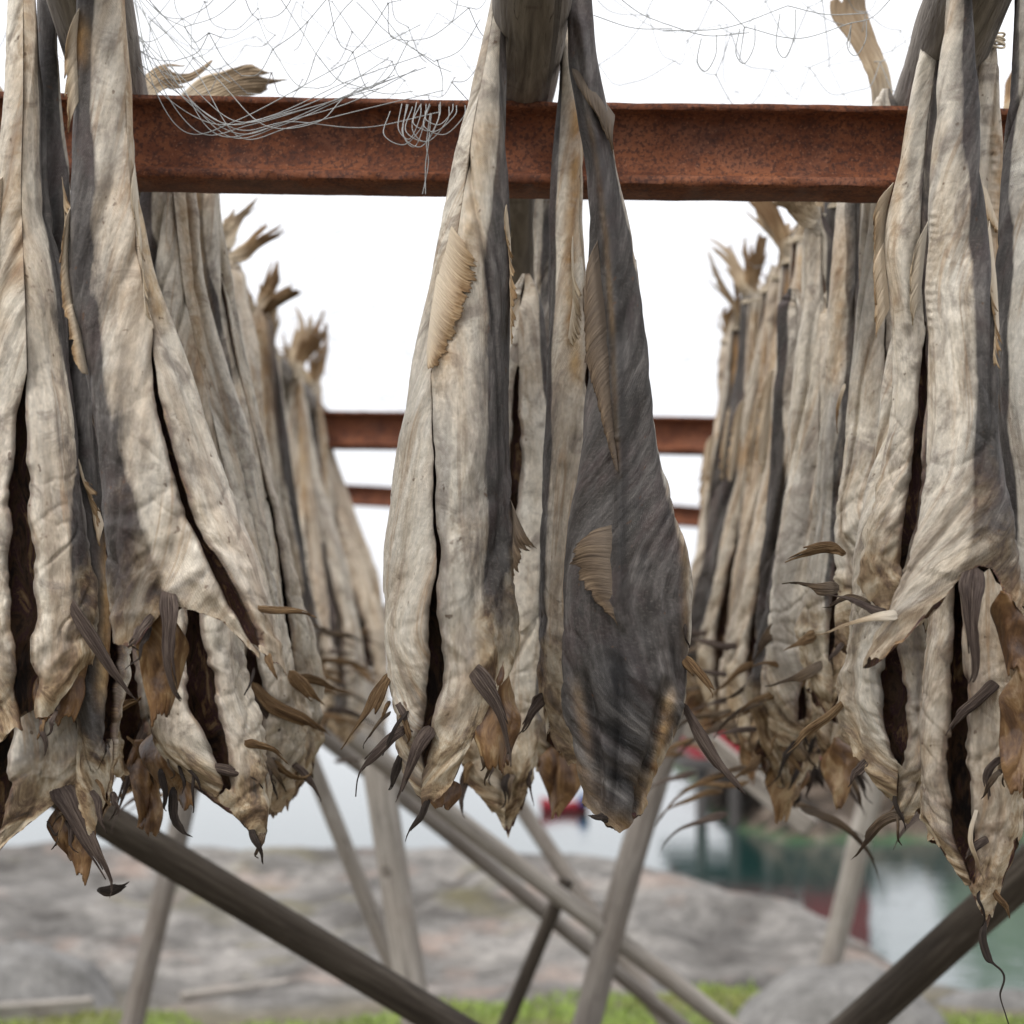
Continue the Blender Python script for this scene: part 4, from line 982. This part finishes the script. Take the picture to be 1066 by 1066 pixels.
leg((543,840), (600,925), 6.6, 6.6, 17, 'wood', 'thin grey pole leaning behind the two sloping poles', 20, 2.5)
leg((184,862), (132,1070), 5.5, 5.5, 23, 'wood', 'grey post low at the left behind the dark pole', 21, 1.0)
strut((700,742), (846,862), 6.0, 6.0, 22, 'wood_light', 'sawn pale plank with a square end pointing at the water', 22, 'plank', box=(.030, .016), cat='plank')
# ------------------------------------------------------------------ ground, water, far shore
EX = [-80,-20,-6,.3,.6,.89,1.26,1.62,1.83,2.2,4,8,20,80]; EY = [14,13,12,11.7,11.4,11.1,10.6,10.15,9.8,9.3,8.6,7.8,6.8,6]
def ground_h(X, Y):
    e = np.interp(X, EX, EY)
    d = e - Y                                                   # metres inside the rock edge
    z = .37*sstep(9.15, 11.2, Y) + .03*noise(X*.5, Y*.4)
    rock = sstep(9.0, 9.8, Y + .5*noise(X*1.1, Y*.9, 4.))
    z = z + rock*(.11*fbm(X*.9, Y*1.1, 2., 5) + .07*fbm(X*2.8, Y*2.2, 5., 4) + .05*(1-np.abs(noise(X*.9+Y*.5, Y*1.6, 8.))*2)) + .012*fbm(X*6, Y*6, 1., 2) - .07*rock*np.exp(-(noise(X*.8+.4*noise(X*2, Y*2), Y*1.3, 12.)/.07)**2)
    out = np.clip(.5 - d, 0, None)
    z = z - .5*out**2*(out < 1) - (out >= 1)*(.5 + .95*(out-1))
    return np.maximum(z, -7.0)
def spread(a, b, n, c, k):
    t = np.linspace(-1, 1, n); u = np.sign(t)*(np.abs(t)*.25 + .75*np.abs(t)**k)
    return np.where(u < 0, c + (c-a)*u, c + (b-c)*u)
gx = spread(-80, 80, 340, .0, 3.2); gy = spread(-20, 70, 380, 10.5, 2.6)
GX, GY = np.meshgrid(gx, gy)
V = np.stack([GX, GY, ground_h(GX, GY)], -1)

def mat_ground():
    t = NT('rock_and_turf')
    co = t.n('ShaderNodeTexCoord').outputs['Object']
    x = t.n('ShaderNodeSeparateXYZ'); t.l(co, x.inputs[0])
    n = t.noise(co, 1.6, 6, .65, .5); n2 = t.noise(co, 9, 5, .7); n3 = t.noise(co, .7, 3, .55, .4)
    rock = t.ramp(n, [(.3, (.07, .064, .06)), (.48, (.18, .17, .16)), (.62, (.285, .268, .25)), (.8, (.38, .35, .32))])
    rock = t.mix(1.0, rock, t.ramp(n2, [(.3, .5), (.7, 1.15)]), 'MULTIPLY')
    pk = t.noise(co, 2.3, 3, .6)
    rock = t.mix(t.ramp(pk, [(.54, 0.0), (.68, .45)]), rock, (.33, .235, .19))
    li = t.noise(t.vscale(co, (1.1, 1.5, 1.5), (4, 2, 1)), 1.0, 4, .6, .5)
    cr = t.noise(t.vscale(co, (1.3, 2.2, 2), (1, 5, 2)), 1.0, 5, .7, 1.0)
    rock = t.mix(t.ramp(cr, [(.36, .75), (.44, 0.0)]), rock, (.055, .05, .046))
    rock = t.mix(t.ramp(li, [(.6, 0.0), (.7, .6)]), rock, (.115, .10, .04))
    sp = t.noise(co, 40, 2, .6)
    rock = t.mix(t.ramp(sp, [(.55, 0.0), (.7, .5)]), rock, (.06, .057, .055))
    soil = t.ramp(n2, [(.3, (.075, .066, .045)), (.7, (.17, .15, .11))])
    edge = t.math('ADD', x.outputs[1], t.math('MULTIPLY', t.math('SUBTRACT', n3, .5), 2.2))
    f = t.ramp(t.math('MULTIPLY', t.math('SUBTRACT', edge, 8.0), .35, True), [(.27, 0.0), (.4, 1.0)])
    nrm = t.bump(n2, .8, .05); nrm = t.bump(n, .6, .15, nrm)
    return t.out(t.mix(f, soil, rock), .9, nrm, .2)
g = link_mesh('ground', V, grid_faces(len(gy), len(gx), False), mat_ground()); tag(g, kind='structure')

def mat_water():
    t = NT('fjord_water')
    co = t.n('ShaderNodeTexCoord').outputs['Object']
    n = t.noise(t.vscale(co, (1.2, 3.0, 1)), 1.0, 3, .6, .3)
    t.b.inputs['IOR'].default_value = 1.33
    return t.out((.012, .035, .032), .04, t.bump(n, .15, .05), .5)
W = np.array([(-3000, -10, WATER), (3000, -10, WATER), (3000, 6000, WATER), (-3000, 6000, WATER)], float)
tag(link_mesh('water', W, [(0, 1, 2, 3)], mat_water(), smooth=False), kind='structure')

# far shore: a low promontory of boulders with green on top
sx = np.linspace(2.75, 70, 300); sy = np.concatenate([np.linspace(36.5, 60, 120), np.linspace(60.5, 130, 70)])
SX, SY = np.meshgrid(sx, sy)
side = sstep(0, 2.4, SX - 2.95 - .25*(SY-37.5)*.12 + .3*noise(SX*0+SY*.5, SY*.2))
front = np.clip((SY - 37.3 - .5*noise(SX*.35, SX*0)) / 7.0, -.4, 1)
top = -.35 + 1.6*sstep(46, 75, SY)*sstep(6, 22, SX) + .3*noise(SX*.2, SY*.12) + 1.5*sstep(9.5, 12, SX)*np.clip(noise(SX*.45, SY*.1)+.35, 0, 1)
SZ = (7.6 + 1.6*noise(SX*.16, SY*.11, 7.) + .7*noise(SX*.6, SY*.4, 9.))*sstep(58, 96, SY)*sstep(.165, .235, SX/SY + .014*noise(SY*.2, SX*.2)) + WATER - .5 + side*(.5 + np.where(front < 0, front*1.5, np.abs(front)**.55*(top+1.2))) + .6*side*sstep(0, .2, front)*(.8-np.abs(noise(SX*.9, SY*.8, 3.))*1.8) + .15*noise(SX*3, SY*3)*side
def mat_shore():
    t = NT('shore_rock')
    co = t.n('ShaderNodeTexCoord').outputs['Object']
    z = t.n('ShaderNodeSeparateXYZ'); t.l(co, z.inputs[0])
    n = t.noise(co, 1.6, 6, .72, .5)
    h = t.math('ADD', z.outputs[2], t.math('MULTIPLY', t.math('SUBTRACT', n, .5), .5))
    hh = t.math('MULTIPLY', t.math('ADD', h, 2.0), .3, True)       # 0 at the water line, 1 about three metres up
    rock = t.ramp(n, [(.38, (.012, .011, .010)), (.48, (.045, .035, .027)), (.57, (.11, .085, .066)), (.68, (.27, .235, .20))])
    c = t.mix(t.ramp(hh, [(.0, 1.0), (.045, 0.0)]), rock, (.045, .08, .04))
    c = t.mix(t.ramp(hh, [(.55, 0.0), (.7, 1.0)]), c, t.ramp(n, [(.3, (.085, .125, .085)), (.7, (.21, .25, .18))]))
    return t.out(c, .9, t.bump(n, .6, .3), .2)
tag(link_mesh('far_shore', np.stack([SX, SY, SZ], -1), grid_faces(len(sy), len(sx), False), mat_shore()), kind='structure')

def boxm(parts):
    """boxes (x0,x1,y0,y1,z0,z1) as one vertex / face list"""
    V, Fs = [], []
    for x0, x1, y0, y1, z0, z1 in parts:
        b = len(V)
        V += [(x0,y0,z0),(x1,y0,z0),(x1,y1,z0),(x0,y1,z0),(x0,y0,z1),(x1,y0,z1),(x1,y1,z1),(x0,y1,z1)]
        Fs += [tuple(b+i for i in q) for q in ((0,3,2,1),(4,5,6,7),(0,1,5,4),(1,2,6,5),(2,3,7,6),(3,0,4,7))]
    return V, Fs
red = mat_plain('red_boards', (.25, .024, .034), .7, .15, 3); white = mat_plain('white_paint', (.75, .75, .73), .6, .05)
slate = mat_plain('slate_roof', (.10, .10, .105), .7, .2, 4); pile = mat_plain('tarred_pile', (.075, .07, .068), .85, .3, 3)
pane = mat_plain('window_glass', (.03, .035, .04), .1, .2, 2, .6)
def boathouse(x0, x1, y0, y1, zf, zw, zr, label, nwin):
    o = empty('boathouse', (x0, y0, WATER)); tag(o, label, 'boathouse')
    boards = [(x0, x1, y0, y0+.1, zf, zw), (x0, x1, y1-.1, y1, zf, zw), (x0, x0+.1, y0+.1, y1-.1, zf, zw), (x1-.1, x1, y0+.1, y1-.1, zf, zw)]
    V, Fs = boxm(boards); link_mesh('wall', V, Fs, red, o, False)
    V, Fs = boxm([(x0-.25, x1+.25, y0-.6, y1+.1, zf-.18, zf-.003)]); link_mesh('deck', V, Fs, pile, o, False)
    xm = (x0+x1)/2; e = .3
    V = [(x0-e,y0-e,zw-.1),(xm,y0-e,zr),(x1+e,y0-e,zw-.1),(x0-e,y1+e,zw-.1),(xm,y1+e,zr),(x1+e,y1+e,zw-.1)]
    V += [(a,b,c-.12) for a,b,c in V]
    link_mesh('roof', V, [(0,1,4,3),(1,2,5,4),(6,9,10,7),(7,10,11,8),(0,6,7,1),(1,7,8,2),(3,4,10,9),(4,5,11,10),(0,3,9,6),(2,8,11,5)], slate, o, False)
    link_mesh('gable', [(x0+.02,y0+.02,zw),(x1-.02,y0+.02,zw),(xm,y0+.02,zr-.14),(x0+.02,y0+.1,zw),(x1-.02,y0+.1,zw),(xm,y0+.1,zr-.14)], [(0,1,2),(5,4,3),(0,2,5,3),(1,4,5,2),(0,3,4,1)], red, o, False)
    for k in range(nwin):
        wx = x0 + (k+.5)*(x1-x0)/nwin; zc = zf + (zw-zf)*.55
        V, Fs = boxm([(wx-.38, wx+.38, y0-.05, y0-.004, zc-.5, zc-.42),(wx-.38, wx+.38, y0-.05, y0-.004, zc+.42, zc+.5),(wx-.38, wx-.3, y0-.05, y0-.004, zc-.42, zc+.42),(wx+.3, wx+.38, y0-.05, y0-.004, zc-.42, zc+.42),(wx-.03, wx+.03, y0-.05, y0-.004, zc-.42, zc+.42)])
        w = link_mesh('window', V, Fs, white, o, False)
        V, Fs = boxm([(wx-.3, wx+.3, y0-.02, y0-.006, zc-.42, zc+.42)])
        p = link_mesh('pane', np.array(V)-np.array(o.location), Fs, pane, None, False); p.parent = w
    for k in range(6):
        px = x0 + .1 + k*(x1-x0-.2)/5
        th = np.linspace(0, 2*math.pi, 10, endpoint=False)
        Vp = np.array([[(px+.11*math.cos(t), y0-.4+.11*math.sin(t), z) for t in th] for z in (WATER-1, zf-.182)]).reshape(-1, 3)
        link_mesh('piling', Vp, grid_faces(2, 10, True), pile, o)
    return o
boathouse(3.45, 6.75, 40.6, 47, -.75, .75, 2.1, 'red boathouse on dark pilings across the water', 1)

# dinghy far out on the water
def dinghy(x, y, L, label):
    o = empty('dinghy', (x, y, WATER)); tag(o, label, 'boat')
    n, m = 22, 11
    t = np.linspace(0, 1, n)[:, None]; a = np.linspace(-1, 1, m)[None]
    bw = .32*np.sin(math.pi*(.18+.82*t)**.8)**.6*np.ones_like(a)
    X = x + (t-.5)*L + .1*a*0; Yy = y + bw*np.sign(a)*np.abs(a)**.6
    Z = WATER - .08 + (.26 + .1*(2*t-1)**2)*np.abs(a)**2.2
    h = link_mesh('hull', np.stack(np.broadcast_arrays(X, Yy, Z), -1), grid_faces(n, m, False), red, o, solid=.03)
    blue = mat_plain('blue_paint', (.03, .07, .19), .5, .1)
    V, Fs = boxm([(x+L*.30, x+L*.52, y-.3, y+.3, WATER+.10, WATER+.36)]); link_mesh('outboard_motor', V, Fs, blue, o, False).modifiers.new('b','BEVEL').width = .06
    V, Fs = boxm([(x-.2, x+.05, y-.22, y+.22, WATER+.12, WATER+.16)]); link_mesh('seat', V, Fs, white, o, False)
dinghy(1.06, 43.6, .95, 'small red dinghy with a blue motor far out on the pale water')

# boulders, ground timbers
rockm = mat_ground(); rockm.name = 'grey_boulder'
def boulder(px, py, Y, r, label, seed):
    c = PV(px, py, Y); bpy_m = None
    n, m = 60, 40
    th = np.linspace(0, 2*math.pi, n, endpoint=False)[None]; ph = np.linspace(.001, math.pi-.001, m)[:, None]
    d = np.stack(np.broadcast_arrays(np.cos(th)*np.sin(ph), np.sin(th)*np.sin(ph), np.cos(ph)), -1)
    k = 1 + .22*fbm(d[..., 0]*1.6+seed, d[..., 1]*1.6, d[..., 2]*1.6, 4)
    V = d*k[..., None]*np.array(r)
    t = NT('boulder_stone'); co = t.n('ShaderNodeTexCoord').outputs['Object']
    nn = t.noise(co, 4, 5, .7, .4); n2 = t.noise(co, 30, 4, .7)
    col = t.mix(1.0, t.ramp(nn, [(.3, (.11,.105,.10)), (.6, (.215,.208,.20)), (.75, (.31,.285,.265))]), t.ramp(n2, [(.3,.6),(.7,1.1)]), 'MULTIPLY')
    ob = link_mesh('boulder', V.reshape(-1, 3), grid_faces(m, n, True), t.out(col, .9, t.bump(n2, .6, .02)))
    ob.location = (c.x, c.y, c.z - r[2]); tag(ob, label, 'boulder', 'boulders on the ground')
boulder(868, 1002, 8.3, (.46, .5, .42), 'rounded grey boulder at the bottom right beside the dark pole', 1)
boulder(18, 985, 9.0, (.42, .5, .38), 'grey boulder in the bottom left corner', 2)
boulder(1050, 1030, 8.9, (.5, .4, .3), 'low brown-grey boulder at the far bottom right', 3)
def lying(a, b, Ya, Yb, w, mat, label, seed, box=None, name='plank'):
    r = w*(Ya+Yb)/2/F/2
    pole(name, PV(*a, Ya), PV(*b, Yb), r, r, mat, label, 'timber', seed, 'timbers lying on the ground', .004, box)
lying((-30,1056), (96,1046), 8.5, 8.7, 16, 'wood_light', 'pale plank on the ground in front of the left boulder', 31, (.035,.02))
lying((188,1040), (310,1026), 9.0, 9.3, 16, 'wood_light', 'pale plank lying on the rock behind the dark pole', 32, (.035,.02))
lying((436,966), (602,1006), 10.0, 9.7, 11, 'wood_light', 'thin stick lying on the grey rock at bottom centre', 33, None, 'stick')

# grass
def grass(n, x0, x1, y0, y1, h, seed):
    rs = np.random.RandomState(seed)
    X = rs.uniform(x0, x1, n); Yg = rs.uniform(y0, y1, n)
    keep = (1.25*noise(X*1.1, Yg*1.6, 3.) + .7*noise(X*3.5, Yg*3.5, 6.) + 2.2*(np.where((X > -.45) & (X < 1.05), 9.05, 8.62) - Yg) > -.1) & (Yg < np.interp(X, EX, EY)-.4)
    X, Yg = X[keep], Yg[keep]; n = len(X)
    Z = ground_h(X, Yg)
    a = rs.uniform(0, 2*math.pi, n); L = h*rs.uniform(.5, 1.3, n); w = .0035*rs.uniform(.7, 1.5, n); lean = rs.uniform(.1, .7, n)
    ca, sa = np.cos(a), np.sin(a)
    lv = [(0, 1.0), (.5, .8), (1, .08)]
    V = np.zeros((n, 6, 3))
    for k, (q, ww) in enumerate(lv):
        off = lean*L*q*q
        for s in (0, 1):
            sg = (1 if s else -1)*w*ww
            V[:, 2*k+s, 0] = X + ca*off - sa*sg; V[:, 2*k+s, 1] = Yg + sa*off + ca*sg; V[:, 2*k+s, 2] = Z - .01 + L*q*(1-.25*lean*q)
    b = (np.arange(n)*6)[:, None]
    Fs = np.concatenate([b+np.array([[0,1,3,2]]), b+np.array([[2,3,5,4]])])
    return V.reshape(-1, 3), Fs
t = NT('meadow_grass'); co = t.n('ShaderNodeTexCoord').outputs['Object']
nn = t.noise(co, 1.3, 3, .6); n2 = t.noise(co, 14, 2, .6)
gc = t.mix(t.ramp(nn, [(.46, 0.0), (.66, .75)]), t.ramp(n2, [(.3, (.14, .22, .035)), (.7, (.29, .38, .09))]), (.24, .21, .08))
gm = t.out(gc, .7); 
V1, F1 = grass(60000, -3.2, 3.2, 7.6, 9.6, .04, 1); V2, F2 = grass(9000, -7, 6, 5.5, 7.6, .06, 2)
gr = link_mesh('grass', np.vstack([V1, V2]), np.concatenate([F1, F2+len(V1)]), gm); tag(gr, 'short green turf with straw patches at the foot of the rock', 'grass', kind='stuff')

# ------------------------------------------------------------------ net over the rack
rs = np.random.RandomState(5)
strands = []
def node(i, j):
    x = -1.25 + (i + .5*(j % 2))*.17; y = 2.25 + j*.16
    sd = (i+40)*131 + j*17
    r = np.random.RandomState(sd)
    z = 2.16 + .06*float(noise(x*1.3, y*.8, 3.)) + .012*r.randn()
    return np.array([x + .022*r.randn(), y + .03*r.randn(), z])
for j in range(26):
    for i in range(15):
        for di in ((0, -1) if j % 2 == 0 else (1, 0)):
            a, b = node(i, j), node(i+di, j+1)
            if rs.rand() < .22: continue
            mid = (a+b)/2 + np.array([.006*rs.randn(), .006*rs.randn(), -.015-.02*rs.rand()])
            strands.append(spline([a, mid, b], 9))
V, Fc = tubes(strands, .0005, 4)
netm = mat_plain('nylon_net', (.30, .31, .31), .5, .15, 40)
tag(link_mesh('fishing_net', V, Fc, netm), 'thin nylon net stretched over the fish rows behind the front beam', 'net', 'fishing nets')

strands = []
def arc(pts, Y, d=.0):
    q = [tuple(PV(x, y, Y + dd)) for x, y, dd in pts]
    strands.append(spline(q, 10*len(q)))
YN = 1.99
# main meshes seen close: wide loops meeting at knots
K = [(192,28),(329,56),(240,86),(371,2),(300,-10),(150,-8),(366,88),(455,62),(420,-5),(250,-12),(500,30),(455,118)]
for a_, b_, sag in [((140,-12),(192,28),8),((192,28),(252,-6),6),((192,28),(212,62),2),((212,62),(240,86),4),((285,-12),(329,56),4),((371,-4),(329,56),-10),((329,56),(366,88),10),((366,88),(430,95),6),((371,2),(430,50),8),((430,50),(470,75),5),((329,56),(300,98),10),((212,62),(150,-6),4),((380,-10),(452,64),14),((452,64),(500,20),10),((455,62),(460,100),0)]:
    m = ((a_[0]+b_[0])/2 + 3, (a_[1]+b_[1])/2 + sag)
    arc([(*a_, 0), (*m, .01), (*b_, 0)], YN)
# the gathered bundle sagging over the beam
for k in range(11):
    x0, y0 = 128 + rs.uniform(-4, 26), rs.uniform(-10, 60); x1, y1 = rs.uniform(380, 480), rs.uniform(20, 120)
    xm, ym = rs.uniform(190, 280), rs.uniform(118, 143)
    arc([(x0, y0, .03), ((x0+xm)/2 + rs.uniform(-14, 10), (y0+ym)/2 + rs.uniform(0, 22), -.01), (xm, ym, -.035), (xm+55, ym - rs.uniform(2, 14), -.03), ((xm+55+x1)/2, (ym+y1)/2 - rs.uniform(-8, 8), .0), (x1, y1, .03)], YN)
def px_net(x0, x1, y0, y1, sp, Y, seed, keep, ymax=118):
    """a slack sheet of net seen close: diamond meshes whose strands bow downward"""
    r = np.random.RandomState(seed); nd = {}
    def N(i, j):
        if (i, j) not in nd:
            x = x0 + (i + .5*(j % 2))*sp*1.15; y = y0 + j*sp*.62
            nd[(i, j)] = (x + sp*.5*r.randn()*.3 + 18*float(noise(x*.012, y*.015, seed)), y + sp*.35*r.randn()*.3 + 16*float(noise(x*.011, y*.013, seed+3.)), .03*r.randn())
        return nd[(i, j)]
    ni, nj = int((x1-x0)/(sp*1.15))+1, int((y1-y0)/(sp*.62))+1
    for j in range(nj):
        for i in range(ni):
            for di in ((0, -1) if j % 2 == 0 else (1, 0)):
                a, b = N(i, j), N(i+di, j+1)
                if r.rand() > keep or max(a[1], b[1]) > ymax: continue
                m = ((a[0]+b[0])/2 + 3*r.randn(), (a[1]+b[1])/2 + sp*r.uniform(.08, .3), (a[2]+b[2])/2)
                arc([a, m, b], Y)
                k = (a[0], a[1]); arc([(k[0]-1.1, k[1]-.6, a[2]), (k[0], k[1]+.4, a[2]-.0006), (k[0]+1.1, k[1]-.3, a[2])], Y)
px_net(118, 505, -70, 125, 62, YN + .02, 3, .9)
px_net(150, 480, -60, 122, 38, YN + .12, 4, .7)
for k in range(9):
    x0 = rs.uniform(385, 450); y0 = rs.uniform(105, 116); r_ = rs.uniform(10, 24); dp = rs.uniform(20, 48)
    arc([(x0, y0, -.02), (x0-r_*.3, y0+dp*.7, -.035), (x0+r_*.7, y0+dp, -.035), (x0+r_*1.6, y0+dp*.4, -.03), (x0+r_*1.7, y0, -.02)], YN)
arc([(448,118,-.03), (444,150,-.036), (446,170,-.036), (440,202,-.036)], YN); arc([(449,118,-.032), (446,150,-.037), (443,172,-.037), (443,202,-.037)], YN)
V, Fc = tubes(strands, .00046, 5)
tag(link_mesh('fishing_net', V, Fc, netm), 'tangled pale net bunched over the front beam and drooping in loops', 'net', 'fishing nets')
# right of the centre pole
strands = []
px_net(615, 945, -60, 96, 52, YN + .3, 5, .95, 112)
for a_, b_, sag in [((618,16),(700,30),6),((640,-6),(690,24),4),((690,24),(780,34),8),((775,28),(720,-10),-8),((775,28),(886,24),14),((886,24),(930,-4),8),((775,28),(770,62),0),((690,32),(820,6),10),((886,24),(884,50),2),((820,6),(900,14),5)]:
    arc([(*a_, 0), ((a_[0]+b_[0])/2, (a_[1]+b_[1])/2 + sag, .01), (*b_, 0)], YN)
for x0, y0, dp in [(770,30,36),(886,26,32),(812,14,46),(730,40,34)]:
    arc([(x0,y0,0), (x0-4,y0+dp*.7,0), (x0+5,y0+dp,0), (x0+15,y0+dp*.5,0), (x0+16,y0-4,0)], YN)
V, Fc = tubes(strands, .00052, 5)
tag(link_mesh('fishing_net', V, Fc, netm), 'few loose net loops against the sky right of the centre pole', 'net', 'fishing nets')

# ------------------------------------------------------------------ sky, sun, camera
w = bpy.data.worlds.new('World'); scene.world = w; w.use_nodes = True
nt = w.node_tree; bg = nt.nodes['Background']
sky = nt.nodes.new('ShaderNodeTexSky'); sky.sky_type = 'NISHITA'; sky.sun_disc = False
SUN_EL, SUN_AZ = R(50), R(222)
sky.sun_elevation = SUN_EL; sky.sun_rotation = SUN_AZ; sky.dust_density = 5; sky.air_density = 1
# an unbroken cloud layer: a plain grey-white, brighter overhead, with a little of the sky's own colour left in it
tc = nt.nodes.new('ShaderNodeTexCoord'); sx_ = nt.nodes.new('ShaderNodeSeparateXYZ'); nt.links.new(tc.outputs['Generated'], sx_.inputs[0])
rp = nt.nodes.new('ShaderNodeValToRGB'); nt.links.new(sx_.outputs[2], rp.inputs[0])
e = rp.color_ramp.elements; e[0].position = 0; e[0].color = (7.45, 7.55, 7.85, 1); e[1].position = 1; e[1].color = (15.5, 15.5, 15.6, 1)
mx = nt.nodes.new('ShaderNodeMix'); mx.data_type = 'RGBA'; mx.inputs[0].default_value = .94
nt.links.new(sky.outputs[0], mx.inputs[6]); nt.links.new(rp.outputs[0], mx.inputs[7])
cn = nt.nodes.new('ShaderNodeTexNoise'); nt.links.new(tc.outputs['Generated'], cn.inputs['Vector']); cn.inputs['Scale'].default_value = 3.5; cn.inputs['Detail'].default_value = 4
cr = nt.nodes.new('ShaderNodeValToRGB'); nt.links.new(cn.outputs['Fac'], cr.inputs[0]); ce = cr.color_ramp.elements
ce[0].position = .3; ce[0].color = (.93, .935, .95, 1); ce[1].position = .7; ce[1].color = (1.05, 1.05, 1.05, 1)
cx = nt.nodes.new('ShaderNodeMix'); cx.data_type = 'RGBA'; cx.blend_type = 'MULTIPLY'; cx.inputs[0].default_value = 1
nt.links.new(mx.outputs[2], cx.inputs[6]); nt.links.new(cr.outputs[0], cx.inputs[7]); nt.links.new(cx.outputs[2], bg.inputs[0]); bg.inputs[1].default_value = .105
sl = bpy.data.lights.new('sun', 'SUN'); sl.energy = 1.5; sl.angle = R(14); sl.color = (1, .95, .87)
so = bpy.data.objects.new('sun', sl); COL.objects.link(so)
dirv = Vector((math.sin(SUN_AZ)*math.cos(SUN_EL), math.cos(SUN_AZ)*math.cos(SUN_EL), math.sin(SUN_EL)))
so.rotation_euler = (-dirv).to_track_quat('-Z', 'Y').to_euler(); so.location = dirv*20

cam = bpy.data.cameras.new('camera'); co_ = bpy.data.objects.new('camera', cam); COL.objects.link(co_)
cam.sensor_width = 24; cam.lens = F*24/1066; cam.clip_end = 10000; cam.clip_start = .05
co_.location = (0, 0, CAMZ); co_.rotation_euler = (R(90) + PITCH, 0, 0)
cam.dof.use_dof = True; cam.dof.focus_distance = 1.83; cam.dof.aperture_fstop = 5.0
scene.camera = co_
scene.view_settings.view_transform = 'Standard'; scene.view_settings.look = 'None'; scene.view_settings.exposure = 0.45; scene.view_settings.gamma = 1
